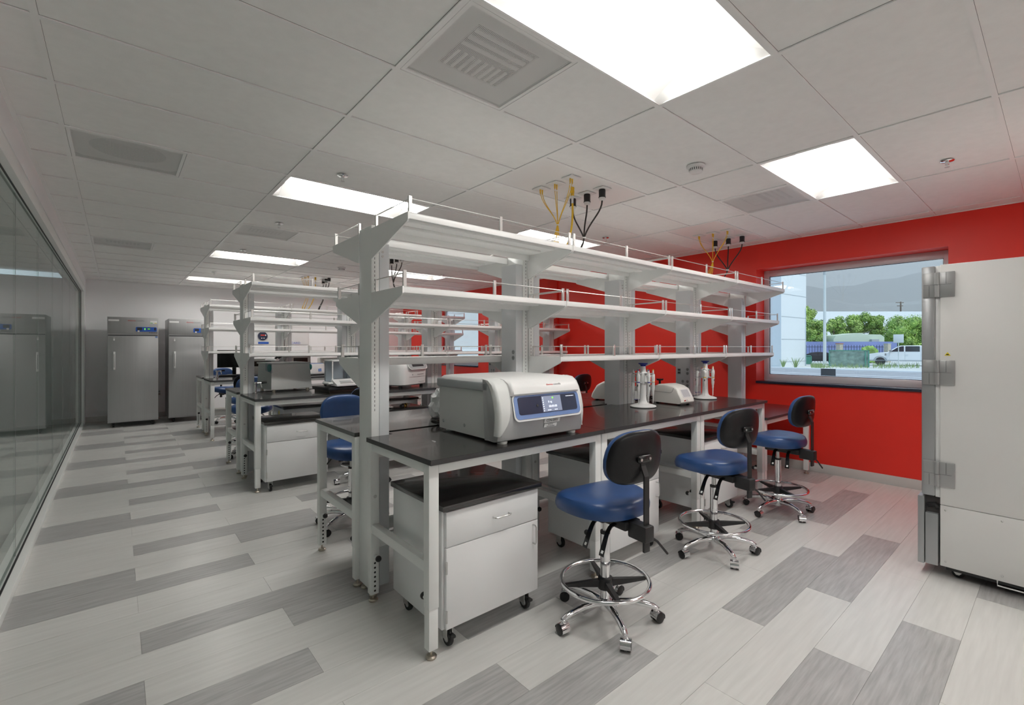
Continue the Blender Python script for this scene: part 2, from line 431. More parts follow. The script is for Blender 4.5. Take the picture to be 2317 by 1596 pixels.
# adjoining room beyond the glass, lit only through the partition
XA = -5.6
struct('floor_adjoining', MB().box(XA, XL-.16, YB, YF+.2, -.06, 0), 'plank_light', 'pale floor of the room beyond the glass partition')
struct('wall_adjoining', MB().box(XA-.1, XA, YB, YF+.2, 0, HC).box(XA, XL-.16, YF+.1, YF+.2, 0, HC).box(XA, XL-.16, YB-.1, YB, 0, HC), 'wall_white', 'white walls of the room beyond the glass partition')
struct('ceiling_adjoining', MB().box(XA-.1, XL-.16, YB, YF+.2, HC+.10, HC+.15), 'ceil_tile', 'ceiling of the room beyond the glass partition')
# windows
for n_, (ya, yb, za, zb) in enumerate(WIN):
    o = struct('window_%d' % (n_+1), MB().rbox(XR+.235, XR+.295, ya, ya+.065, za, zb, .004).rbox(XR+.235, XR+.295, yb-.065, yb, za, zb, .004)
        .rbox(XR+.235, XR+.295, ya+.06, yb-.06, za, za+.075, .004).rbox(XR+.235, XR+.295, ya+.06, yb-.06, zb-.08, zb, .004), 'alu', 'aluminium framed window in the red wall')
    MB().box(XR+.245, XR+.25, ya+.065, ya+.072, za+.075, zb-.08).box(XR+.245, XR+.25, yb-.072, yb-.065, za+.075, zb-.08)\
        .box(XR+.245, XR+.25, ya+.065, yb-.065, za+.075, za+.081).box(XR+.245, XR+.25, ya+.065, yb-.065, zb-.086, zb-.08).build('window_gasket', 'sill_black', o)
    MB().box(XR+.262, XR+.268, ya+.06, yb-.06, za+.07, zb-.075).build('pane', 'glass_win', o)
    MB().rbox(XR-.02, XR+.235, ya-.0, yb+.0, za-.03, za, .004).build('window_sill', 'sill_black', o)
MB_s = MB().plate((XR+.258, 1.86, 1.145), (0, -1, 0), (0, 0, 1), .155, .085, .0015)
tag(MB_s.build('window_sticker', 'sticker'), 'small blue grey sticker on the window glass above the sill', 'sticker')
# ------------------------------------------------------------------ ceiling lights
def make_light():
    r = thing('ceiling_light', 'x', 'ceiling light')
    Lx, Ly = TX/2-.014, TY/2-.014
    prof = []                                   # reflector section across y
    for k in range(9):
        t = k/8; prof.append((-Ly+t*(Ly-.115), .004+.072*math.sin(t*PI/2)))
    m1 = MB()
    for sgn in (-1, 1):
        ring = [[Vector((x, sgn*y, z)) for y, z in prof] for x in (-Lx+.055, Lx-.055)]
        vs = ring[0]+ring[1]; n = len(prof)
        m1.add(vs, [(k, k+1, n+k+1, n+k) for k in range(n-1)])
    m1.box(-Lx, Lx, -.125, .125, .0785, .088)
    m1.build('reflector', 'pan_white', r)
    for sgn in (-1, 1):                         # curved end plates
        e = MB(); N = 15; A = []; B = []
        for k in range(N):
            y = -Ly+2*Ly*k/(N-1)
            tt = min(1, (Ly-abs(y))/(Ly-.115)); zz = .004+.0745*math.sin(tt*PI/2)
            A.append(Vector((sgn*Lx, y, .004))); B.append(Vector((sgn*(Lx-.055-.0*zz), y, max(.0045, zz))))
        e.add(A+B, [(k, k+1, N+k+1, N+k) for k in range(N-1)])
        e.build('end_plate', 'pan_white', r)
    MB().box(-Lx-.002, -Lx+.004, -Ly, Ly, .001, .006).box(Lx-.004, Lx+.002, -Ly, Ly, .001, .006).box(-Lx, Lx, -Ly-.002, -Ly+.004, .001, .006).box(-Lx, Lx, Ly-.004, Ly+.002, .001, .006).build('rim', 'ceil_grid', r)
    rings = []                                  # basket lens, rounded at both ends
    xl = Lx-.06
    for x, sc in ((-xl, .25), (-xl+.012, .72), (-xl+.035, .93), (-xl+.07, 1), (xl-.07, 1), (xl-.035, .93), (xl-.012, .72), (xl, .25)):
        ring = []
        for k in range(15):
            a = PI*k/14; ring.append(Vector((x, .112*math.cos(a)*(.9+.1*sc), .078-.036*sc*math.sin(a)**.8)))
        rings.append(ring)
    MB().loft(rings).build('lens', 'lens', r)
    return r
lt = make_light()
LBL = {0: 'over the aisle beside the white freezer', 5: 'over the aisle behind the centrifuge bench', 11: 'over the aisle behind the middle bench', 16: 'over the aisle beside the grey freezers', -5: 'behind the white freezer'}
for i, j in sorted(LIGHTS, key=lambda q: q[1] < 0):
    o = first_or_dup(USED, lt, 'recessed white troffer light %s, %s side' % (LBL[j], 'glass partition' if i == 1 else 'red wall'), (X0+TX*(i+.5), Y0+TY*(j+.5), HC), 0, 'recessed ceiling lights')
    if j < 0: o.name = 'ceiling_light_%s_offscreen' % ('left' if i == 1 else 'right')      # the next row of the same lights, behind the camera
# air diffusers: perforated plate with a louvred neck or round neck behind
def make_diffuser(loc, label, rnd, louvre):
    r = thing('air_diffuser', label, 'air diffuser', loc, 0, 'perforated ceiling diffusers')
    h = TY/2-.014
    MB().box(-h, h, -h, -h+.018, .001, .008).box(-h, h, h-.018, h, .001, .008).box(-h, -h+.018, -h+.018, h-.018, .001, .008).box(h-.018, h, -h+.018, h-.018, .001, .008).build('frame', 'ceil_grid', r)
    MB().box(-h+.015, h-.015, -h+.015, h-.015, .006, .0066).build('perforated_plate', 'perforated', r, False)
    if rnd:
        n = 28; A = [Vector((-h, -h, .07)), Vector((h, -h, .07)), Vector((h, h, .07)), Vector((-h, h, .07))]
        m = MB(); R = .20
        for k in range(n):
            a0, a1 = 2*PI*k/n, 2*PI*(k+1)/n
            def sqp(a): q = max(abs(math.cos(a)), abs(math.sin(a))); return Vector((h*math.cos(a)/q, h*math.sin(a)/q, .03))
            p0, p1 = Vector((R*math.cos(a0), R*math.sin(a0), .03)), Vector((R*math.cos(a1), R*math.sin(a1), .03))
            m.add([sqp(a0), sqp(a1), p1, p0], [(0, 1, 2, 3)])
        m.build('back_pan', 'pan_white', r)
        MB().cyl((0, 0, .03), (0, 0, .13), R, R, 28, False).lathe([(R, .125), (R, .13)]).build('neck', 'device_mid', r)
    else:
        MB().box(-h, h, -h, -.16, .03, .035).box(-h, h, .16, h, .03, .035).box(-h, -.16, -.16, .16, .03, .035).box(.16, h, -.16, .16, .03, .035).build('back_pan', 'pan_white', r)
        MB().box(-.17, .17, -.17, .17, .12, .13).box(-.17, -.16, -.17, .17, .03, .12).box(.16, .17, -.17, .17, .03, .12).box(-.16, .16, -.17, -.16, .03, .12).box(-.16, .16, .16, .17, .03, .12).build('neck', 'duct_dark', r)
        for k in range(6):
            y = -.13+.052*k
            if k < 3: MB().box(-.155, .155, y-.011, y+.011, .028, .034).build('louvre', 'pan_white', r)
        for k in range(8):
            x = -.135+.038*k
            MB().box(x-.007, x+.007, .03, .155, .028, .034).build('louvre', 'pan_white', r)
    return r
for (i, j), hf in DIFF.items():
    nm = {(1, 1): 'square perforated diffuser with dark louvres beside the light over the white freezer aisle', (0, 5): 'perforated diffuser with a round neck near the glass partition',
          (3, 1): 'perforated diffuser close to the red wall window', (1, 8): 'small perforated diffuser above the middle bench', (0, 11): 'perforated diffuser near the glass partition above the far aisle', (3, 8): 'perforated diffuser above the middle bench near the red wall'}[i, j]
    make_diffuser((X0+TX*(i+.25+.5*hf), Y0+TY*(j+.5), HC), nm, (i, j) == (0, 5), True)
# sprinklers and smoke detectors
def make_sprinkler():
    r = thing('fire_sprinkler', 'x', 'sprinkler')
    MB().lathe([(.001, 0), (.036, -.001), (.040, -.004), (.034, -.009), (.012, -.010), (.012, -.028), (.001, -.028)], n=20).build('escutcheon', 'chrome', r)
    MB().cyl((0, 0, -.045), (0, 0, -.047), .015).cyl((.009, 0, -.028), (.004, 0, -.046), .002, n=6).cyl((-.009, 0, -.028), (-.004, 0, -.046), .002, n=6).build('deflector', 'steel', r)
    return r
sp = make_sprinkler()
for (x, y), l in {(1.28, 3.61): 'above the aisle behind the centrifuge bench', (1.28, 5.46): 'above the middle bench front edge', (1.27, 7.28): 'above the aisle behind the middle bench', (1.27, 9.75): 'above the far bench', (4.34, 3.6): 'above the centrifuge bench near the red wall', (4.33, .54): 'between the window light and the white freezer', (4.39, 7.4): 'near the red wall over the far aisle'}.items():
    first_or_dup(USED, sp, 'chrome sprinkler head '+l, (x, y, HC), random.random(), 'ceiling sprinkler heads')
def make_smoke():
    r = thing('smoke_detector', 'x', 'smoke detector')
    MB().lathe([(.001, 0), (.062, 0), (.062, -.010), (.056, -.016), (.001, -.016)], n=28).build('base', 'device_white', r)
    MB().lathe([(.001, -.016), (.046, -.016), (.046, -.042), (.036, -.050), (.001, -.052)], n=28).build('head', 'device_white', r)
    m = MB()
    for k in range(20):
        a = 2*PI*k/20; c, s = math.cos(a), math.sin(a)
        m.plate((.0462*c, .0462*s, -.029), (-s, c, 0), (0, 0, 1), .005, .016, .0008)
    m.build('vent_slots', 'ink', r); return r
sm = make_smoke()
first_or_dup(USED, sm, 'white smoke detector near the window light', (3.11, 1.75, HC), 0, 'smoke detectors')
first_or_dup(USED, sm, 'white smoke detector over the far aisle', (2.76, 7.83, HC), 0, 'smoke detectors')
# ------------------------------------------------------------------ lab tables
TW = 1.215
def make_table(z=.93, depth=.80):
    r = thing('lab_table', 'x', 'table')
    w = TW-.003; nx, ny = .160, depth-.067
    poly = [(.0015, 0), (w, 0), (w, ny), (w-nx, ny), (w-nx, depth), (nx, depth), (nx, ny), (.0015, ny)]
    t = MB().prism(poly, 'z', z-.0245, z).build('worktop', 'worktop', r)
    MB().box(.0008, w+.0007, -.0008, .0002, z-.0245, z-.001).box(.0007, .0017, -.0008, ny, z-.0245, z-.001).build('edge_band', 'worktop_edge', t)
    zt = z-.026
    MB().rbox(.055, TW-.055, .022, .052, zt-.045, zt, .003).build('apron', 'white_frame', r)
    for x in (.006, TW-.056): MB().rbox(x+.004, x+.046, .075, .685, zt-.045, zt, .003).build('side_rail', 'white_frame', r)
    for x in (.008, TW-.054): MB().rbox(x+.003, x+.043, .078, .682, .395, .445, .003).build('side_stretcher', 'white_frame', r)
    MB().rbox(.055, TW-.055, .695, .725, .30, .37, .003).build('rear_stretcher', 'white_frame', r)
    MB().rbox(.055, TW-.055, .695, .725, zt-.09, zt-.03, .003).build('rear_rail', 'white_frame', r)
    for x in (.005, TW-.057):
        for y, kn in ((.024, 1), (.682, -1)):
            lg = MB().rbox(x, x+.052, y, y+.052, .235, zt, .003).rbox(x+.0025, x+.0495, y+.0025, y+.0495, .045, .24, .002).build('leg', 'white_frame', r)
            cx_, cy_ = x+.026, y+.026
            MB().cyl((cx_, cy_, .012), (cx_, cy_, .05), .006, n=8).lathe([(.001, 0), (.023, 0), (.026, .004), (.026, .010), (.020, .016), (.001, .017)], (cx_, cy_, 0), 18).build('foot', 'brass_steel', lg)
            yf = y+.052 if kn > 0 else y           # adjustment knob and pin holes on the face that looks into the table
            MB().cyl((cx_, yf-kn*.002, .262), (cx_, yf+kn*.034, .262), .011).build('knob_stem', 'white_frame', lg)
            MB().ball((cx_, yf+kn*.045, .262), .017).build('knob', 'black_plastic', lg)
            m = MB()
            for k in range(7):
                yy = y+.0495 if kn > 0 else y+.0025
                m.cyl((cx_, yy-kn*.0005, .222-.026*k), (cx_, yy+kn*.0006, .222-.026*k), .0062, n=10)
            tag(m.build('pin_holes', 'slot_black', lg), None, None, None, 'stuff')
    m = MB().cyl((.031, .680, .60), (.031, .683, .60), .010, n=10).build('bolt', 'steel', r)
    return r
tab = make_table(); low = make_table(.76)
low.name = 'lab_table_low'
BX = {1: 1.065, 2: 1.02, 3: 1.075}; BYC = {1: 2.725, 2: 6.115, 3: 9.51}; BHALF = {1: .825, 2: .85, 3: .87}
ROW = {1: 'centrifuge bench', 2: 'middle bench', 3: 'far bench'}
POS = ['end nearest the glass partition', 'second from the glass partition', 'third from the glass partition', 'against the red wall']
for b in (1, 2, 3):
    for k in range(4):
        for side in (0, 1):
            src = low if k == 3 else tab
            l = 'white lab table with black worktop, %s, %s side, %s' % (ROW[b], 'camera aisle' if 0 else ('white freezer' if side == 0 else 'grey freezer'), POS[k])
            if side == 0: first_or_dup(USED, src, l, (BX[b]+TW*k, BYC[b]-BHALF[b], 0), 0, 'white lab tables')
            else: first_or_dup(USED, src, l, (BX[b]+TW*(k+1), BYC[b]+BHALF[b], 0), PI, 'white lab tables')
low.name = 'lab_table'
# ------------------------------------------------------------------ shelving racks
RW = 1.20
LEVELS = [(2.125, .545), (1.757, .485), (1.377, .425)]
def make_shelf(z, dep, s, parent):
    """one tray shelf on the side s of the rack, with brackets, rail posts and rods"""
    xa, xb = .012, RW-.012; y0, y1 = s*.102, s*dep
    lo, hi = min(y0, y1), max(y0, y1)
    m = MB().rbox(xa, xb, lo, hi, z-.006, z, .002, 1)
    m.rbox(xa, xb, y1-.014 if s > 0 else y1, y1 if s > 0 else y1+.014, z-.033, z, .003)
    m.rbox(xa, xb, min(y0, y0+s*.012), max(y0, y0+s*.012), z-.045, z, .003)
    for q in (.36, .68):
        yy = y0+(y1-y0)*q; m.rbox(xa+.05, xb-.05, yy-.035, yy+.035, z-.022, z-.004, .004, 1)
    sh = m.build('shelf', 'white_shelf', parent)
    for x in (.004, RW-.012):
        bk = MB().prism([(s*.092, z-.175), (s*.10, z-.175), (s*(dep-.01), z-.045), (s*(dep+.001), z-.034), (s*(dep+.001), z+.001), (s*.092, z+.001)], 'x', x, x+.008)
        bk.build('bracket', 'white_shelf', sh)
    zp = z+.086
    for x in (.022, RW/2, RW-.022):
        MB().rbox(x-.010, x+.010, y1-s*.012-.006, y1-s*.012+.006, z, zp, .002, 1).build('rail_post', 'rail_metal', sh)
    for x in (.022, RW-.022):
        MB().rbox(x-.008, x+.008, s*.125-.006, s*.125+.006, z, zp-.01, .002, 1).build('rail_post', 'rail_metal', sh)
    yf = y1-s*.012; zr = zp-.014
    MB().tube([(.022, s*.125, zr), (.022, yf, zr), (RW-.022, yf, zr), (RW-.022, s*.125, zr)], .003, 6).build('rail_rod', 'rail_metal', sh)
    return sh
def make_rack(front_levels, back_levels, sockets=()):
    r = thing('shelving_rack', 'x', 'shelving')
    for e in (0, 1):
        X = lambda x: x if e == 0 else RW-x
        bx = lambda mb, a, b, *q, **kw: mb.rbox(min(X(a), X(b)), max(X(a), X(b)), *q, **kw)
        u = bx(MB(), .006, .054, -.09, .09, .04, 2.148, r=.005).build('upright', 'white_frame', r)
        pnl = bx(MB(), .057, .116, -.086, .086, .055, 2.05, r=.003).build('side_panel', 'panel_grey', u)
        m = MB()
        for s in (-1, 1):
            for xs_ in (.026,):
                for k in range(42):
                    zz = 1.075+.025*k
                    if zz > 2.12: break
                    a, b = sorted((X(xs_-.0016), X(xs_+.0016))); y_ = s*.0902
                    m.box(a, b, min(y_, y_-s*.001), max(y_, y_-s*.001)+.0003, zz, zz+.0135)
        tag(m.build('slot_row', 'slot_black', u, False), None, None, None, 'stuff')
        for y in (-.06, .06):
            MB().lathe([(.001, 0), (.022, 0), (.024, .006), (.018, .014), (.006, .016), (.006, .042), (.001, .042)], (X(.03), y, 0), 14).build('foot', 'brass_steel', u)
        if e == 1 and sockets:                       # sockets in the panel that faces the glass partition
            xf = X(.1162)
            for (y, z) in sockets:
                o = MB().cyl((xf+.001, y, z), (xf-.0015, y, z), .0165, n=16).build('socket', 'device_mid', u)
                MB().box(xf-.0022, xf-.0012, y-.008, y-.005, z-.002, z+.008).box(xf-.0022, xf-.0012, y+.005, y+.008, z-.002, z+.008).box(xf-.0022, xf-.0012, y-.003, y+.003, z-.011, z-.005).build('socket_slots', 'slot_black', u)
            if len(sockets) < 4: continue
            MB().rbox(xf-.003, xf+.001, .025, .062, 1.15, 1.215, .002).build('data_plate', 'device_mid', u)
            MB().box(xf-.0036, xf-.0028, .030, .042, 1.19, 1.205).box(xf-.0036, xf-.0028, .046, .058, 1.19, 1.205).box(xf-.0036, xf-.0028, .030, .042, 1.16, 1.175).box(xf-.0036, xf-.0028, .046, .058, 1.16, 1.175).build('data_jacks', 'slot_black', u)
        else:
            MB().cyl((X(.075), -.0865, 2.00), (X(.075), -.090, 2.00), .007, n=8).cyl((X(.075), -.0865, 1.975), (X(.075), -.090, 1.975), .007, n=8).build('panel_screw', 'steel', u)
    for l in front_levels: make_shelf(*LEVELS[l], -1, r)
    for l in back_levels: make_shelf(*LEVELS[l], 1, r)
    return r
SK = [(-.055, 1.408), (-.055, 1.366)]
rackA = make_rack((0, 1), (0, 1, 2), SK); rackB = make_rack((0, 1, 2), (0, 1, 2)); rackC = make_rack((0, 1, 2), (0, 1, 2), [(-.055, 1.43), (-.055, 1.205), (-.055, 1.163), (-.055, 1.075), (-.055, 1.033), (.0, 1.075), (.0, 1.033)])
for b in (1, 2, 3):
    for k in range(4):
        src = rackA if (b, k) == (1, 0) else rackC if k in (0, 2) else rackB
        l = 'white railed shelving rack over the %s, %s' % (ROW[b], POS[k])
        first_or_dup(USED, src, l, (BX[b]+.025+RW*k, BYC[b], 0), 0, 'white bench shelving racks')
# ------------------------------------------------------------------ mobile cabinets
def make_cabinet(w=.60):
    r = thing('mobile_cabinet', 'x', 'cabinet'); d = .54
    MB().rbox(0, w, .022, d, .105, .672, .002).build('body', 'cab_white', r)
    tp = MB().rbox(-.012, w+.012, -.012, d+.012, .673, .70, .004).build('cabinet_top', 'worktop', r)
    dr = MB().rbox(.012, w-.008, 0, .021, .498, .664, .003).build('drawer', 'cab_white', r)
    do = MB().rbox(.012, w-.008, 0, .021, .110, .494, .003).build('door', 'cab_white', r)
    def pull(p, q, par):
        p, q = Vector(p), Vector(q); o = Vector((0, -.028, 0)); a = (q-p).normalized()*.008
        MB().tube([p, p+o*.75, p+o+a, q+o-a, q+o*.75, q], .004, 8).build('handle', 'steel', par)
    xc = w*.56
    pull((xc-.05, 0, .58), (xc+.05, 0, .58), dr); pull((w-.045, 0, .375), (w-.045, 0, .475), do)
    for z in (.175, .405): MB().cyl((.010, -.004, z-.028), (.010, -.004, z+.028), .006, n=10).build('hinge', 'steel', do)
    for x in (.055, w-.055):
        for y in (.07, d-.06):
            c = MB().rbox(x-.022, x+.022, y-.022, y+.022, .090, .105, .003).rbox(x-.018, x-.013, y-.03, y+.016, .033, .094, .002).rbox(x+.013, x+.018, y-.03, y+.016, .033, .094, .002).build('caster', 'steel', r)
            wh = MB().lathe([(.010, -.011), (.034, -.011), (.0375, -.006), (.0375, .006), (.034, .011), (.010, .011)], n=20)
            wh.v = [(x+q[2], y-.014+q[0], .0375+q[1]) for q in wh.v]; wh.build('wheel', 'rubber', c)
            hb = MB().cyl((x-.0125, y-.014, .0375), (x+.0125, y-.014, .0375), .019, n=14); hb.build('hub', 'wheel_grey', c)
            if y < .2: MB().rbox(x-.014, x+.014, y-.066, y-.034, .052, .066, .004).build('brake_pedal', 'black_plastic', c)
    return r
cab = make_cabinet(); CABS = [
    (1.150, 1.925, 0, 'white mobile cabinet below the centrifuge, at the aisle end of its bench'),
    (2.350, 1.945, 0, 'white mobile cabinet below the centrifuge bench, second from the glass partition'),
    (3.585, 1.945, 0, 'white mobile cabinet below the pipette stands, third from the glass partition'),
    (1.100, 5.215, 0, 'white mobile cabinet at the aisle end of the middle bench, white freezer side'),
    (2.315, 5.24, 0, 'white mobile cabinet below the middle bench carrying loose cables, white freezer side'),
    (2.15, 6.92, PI, 'white mobile cabinet with yellow sticker below the middle bench, grey freezer side'),
    (3.36, 6.92, PI, 'white mobile cabinet below the middle bench, grey freezer side, third from glass partition'),
    (3.585, 8.70, 0, 'white mobile cabinet below the far bench')]
for x, y, rz, l in CABS:
    o = first_or_dup(USED, cab, l, (x, y, 0), rz, 'white mobile cabinets')
    if 'yellow sticker' in l: MB().plate((.6002, .30, .60), (0, 1, 0), (0, 0, 1), .04, .07, .001).build('warning_sticker', 'yellow_sign', o)
# ------------------------------------------------------------------ lab chairs
def make_chair():
    r = thing('lab_chair', 'x', 'chair')
    # seat cushion
    rings = []
    for sc, z in ((.78, .597), (.90, .588), (.965, .594), (.995, .610), (1.0, .628), (.985, .646), (.95, .660), (.89, .670), (.80, .677), (.65, .681), (.45, .681), (.2, .680)):
        rg = sq_ring(.240*sc, .228*sc, 2.45, z, 48, 0, .015)
        for p in rg:
            q = max(0, (p.y-.08)/.16); p.z -= .030*q*q            # waterfall front
            p.z += .012*abs(p.x/.23)**2*(1 if z > .65 else .3)
            p.x *= 1+.06*max(-1, min(1, p.y/.22))
        rings.append(rg)
    MB().loft(rings).build('seat', 'blue_vinyl', r)
    MB().rbox(-.15, .15, -.14, .16, .578, .594, .006).build('seat_pan', 'black_plastic', r)
    # backrest: blue pad in front, black shell behind
    def pad(t0, t1, sc0, layers):
        rg = []
        for sc, t in layers:
            ring = []
            for p in sq_ring(.190*sc, .131*sc, 3.1, 0, 44):
                x, z = p.x, p.y
                wtap = 1-.10*(z/.13) if z > 0 else 1-.04*(z/.13)**2
                x *= wtap
                y = -.245+t+.9*x*x-.10*(z)                              # curved round the sitter, leaning back
                ring.append(Vector((x, y, .905+z)))
            rg.append(ring)
        return rg
    MB().loft(pad(0, 0, 1, ((1.0, .004), (1.012, .014), (.99, .030), (.94, .041), (.8, .048), (.5, .050), (.2, .050)))).build('backrest', 'blue_vinyl', r)
    MB().loft(pad(0, 0, 1, ((.2, -.022), (.6, -.020), (.88, -.013), (.97, -.006), (1.005, .002), (1.0, .006)))).build('back_shell', 'black_vinyl', r)
    # back support
    st = MB()
    sect = [(0, -.285, .475), (0, -.285, .82), (0, -.262, .868), (0, -.262, .905)]
    for a, b in zip(sect[:-1], sect[1:]):
        A = [Vector(a)+Vector((dx, dy, 0)) for dx, dy in ((-.016, -.005), (.016, -.005), (.016, .005), (-.016, .005))]
        B = [Vector(b)+Vector((dx, dy, 0)) for dx, dy in ((-.016, -.005), (.016, -.005), (.016, .005), (-.016, .005))]
        st.loft([A, B])
    st.build('back_bar', 'black_plastic', r)
    mp = MB().rbox(-.045, .045, -.283, -.262, .885, .922, .010, 3).build('back_clamp', 'black_gloss', r)
    MB().cyl((-.030, -.282, .903), (-.030, -.2855, .903), .007, n=10).cyl((.030, -.282, .903), (.030, -.2855, .903), .007, n=10).build('screw', 'steel', mp)
    mc = MB().rbox(-.055, .055, -.20, .09, .535, .580, .008).rbox(-.032, .032, -.31, -.19, .505, .585, .010).rbox(-.020, .020, -.292, -.278, .455, .51, .003).build('mechanism', 'black_plastic', r)
    for y0_, y1_ in ((-.02, -.05), (-.13, -.17)):
        pts = bez((-.05, y0_, .555), (-.10, y0_, .56), (-.13, (y0_+y1_)/2, .53), (-.185, y1_, .445), 8)
        rg = []
        for k, p in enumerate(pts):
            wd = .009+.008*k/8
            rg.append([p+Vector((0, wd, .005)), p+Vector((0, -wd, .005)), p+Vector((-.003, -wd, -.005)), p+Vector((-.003, wd, -.005))])
        pd = MB().loft(rg).build('lever', 'black_gloss', mc)
        e = pts[-1]; MB().plate(e+Vector((.004, 0, .0135)), (0, 1, 0), (-.5, 0, -.86), .014, .014, .0006).build('lever_icon', 'label_white', mc)
    MB().tube([(.03, -.27, .525), (.075, -.29, .49), (.125, -.31, .425)], .006, 8).build('tilt_rod', 'black_plastic', mc)
    # gas column
    MB().cyl((0, 0, .06), (0, 0, .455), .0255, n=20).build('column', 'chrome', r)
    MB().cyl((0, 0, .455), (0, 0, .468), .0265, n=20).build('column_collar', 'black_plastic', r)
    MB().cyl((0, 0, .46), (0, 0, .54), .0145, n=14).build('gas_spring', 'steel', r)
    MB().cyl((0, 0, .302), (0, 0, .309), .0275, n=20).build('column_ring', 'chrome', r)
    # foot ring
    n = 44; fr = MB().tube([(.232*math.cos(2*PI*k/n), .232*math.sin(2*PI*k/n), .205) for k in range(n)], .0115, 10, closed=True).build('foot_ring', 'chrome', r)
    hb = MB().lathe([(.026, .165), (.040, .165), (.042, .195), (.038, .222), (.027, .226)], n=18).build('ring_hub', 'black_plastic', r)
    for k in range(4):
        a = PI/4+.35+k*PI/2; c, s = math.cos(a), math.sin(a); m = MB()
        A = [Vector((.035*c-s*q, .035*s+c*q, zz)) for q, zz in ((-.013, .175), (.013, .175), (.013, .212), (-.013, .212))]
        B = [Vector((.224*c-s*q, .224*s+c*q, zz)) for q, zz in ((-.010, .190), (.010, .190), (.010, .202), (-.010, .202))]
        m.loft([A, B]).build('ring_spoke', 'black_plastic', hb)
    MB().lathe([(.001, .055), (.036, .055), (.044, .070), (.042, .100), (.030, .115), (.026, .116)], n=18).build('base_hub', 'chrome', r)
    for k in range(5):
        a = .55+k*2*PI/5; c, s = math.cos(a), math.sin(a)
        P = lambda rr, z: Vector((rr*c, rr*s, z))
        lg = MB().tube([P(.02, .088), P(.08, .098), P(.15, .100), P(.21, .090), P(.25, .079), P(.268, .068)], [.021, .019, .0175, .016, .0155, .013], 12).cyl(P(.268, .058), P(.268, .074), .014, n=12).build('base_leg', 'chrome', r)
        yaw = a+1.1*(k % 3-1)+.6; cc, ss = math.cos(yaw), math.sin(yaw)
        ctr = P(.272, .0285)
        def W_(lx, ly, lz): return ctr+Vector((lx*cc-ly*ss, lx*ss+ly*cc, lz))
        for q in (-1, 1):
            wh = MB(); n2 = 18
            ra = [W_(.0275*math.cos(2*PI*t/n2), q*.007, .0275*math.sin(2*PI*t/n2)) for t in range(n2)]
            rb = [W_(.0275*math.cos(2*PI*t/n2), q*.024, .0275*math.sin(2*PI*t/n2)) for t in range(n2)]
            rc = [W_(.021*math.cos(2*PI*t/n2), q*.0265, .021*math.sin(2*PI*t/n2)) for t in range(n2)]
            wh.loft([ra, rb, rc]).build('caster_wheel', 'black_gloss', lg)
        hd = MB(); A = []; B = []
        for t in range(13):
            an = -.35+t*(PI+.35)/12; A.append(W_(.0305*math.cos(an), -.0255, .0305*math.sin(an))); B.append(W_(.0305*math.cos(an), .0255, .0305*math.sin(an)))
        hd.add(A+B, [(t, t+1, 14+t, 13+t) for t in range(12)]); hd.build('caster_hood', 'chrome', lg)
    return r
ch = make_chair()
CHAIRS = [
    (1.95, 1.62, -.12, 'blue and black lab chair drawn up to the centrifuge bench beside the centrifuge'),
    (3.17, 1.645, -.22, 'blue and black lab chair at the centrifuge bench in front of the pipette stands'),
    (4.36, 1.67, -.11, 'blue and black lab chair at the low table by the red wall window'),
    (1.44, 3.86, PI-.05, 'blue lab chair behind the aisle end of the centrifuge bench'),
    (2.00, 5.00, -.15, 'lab chair with dark back at the middle bench, beside the aisle end cabinet'),
    (3.12, 4.98, .1, 'lab chair with dark back at the middle bench in front of the white thermal cycler'),
    (5.30, 5.05, 0, 'lab chair at the low table of the middle bench under the red wall'),
    (1.36, 7.22, PI-.2, 'blue lab chair behind the aisle end of the middle bench'),
    (1.52, 8.28, -.2, 'lab chair with dark back at the aisle end of the far bench'),
    (1.60, 10.72, PI+.2, 'blue lab chair behind the aisle end of the far bench'),
    (3.10, 8.35, .2, 'blue lab chair at the far bench near the white water bath')]
for x, y, rz, l in CHAIRS: first_or_dup(USED, ch, l, (x, y, 0), rz, 'blue lab chairs')
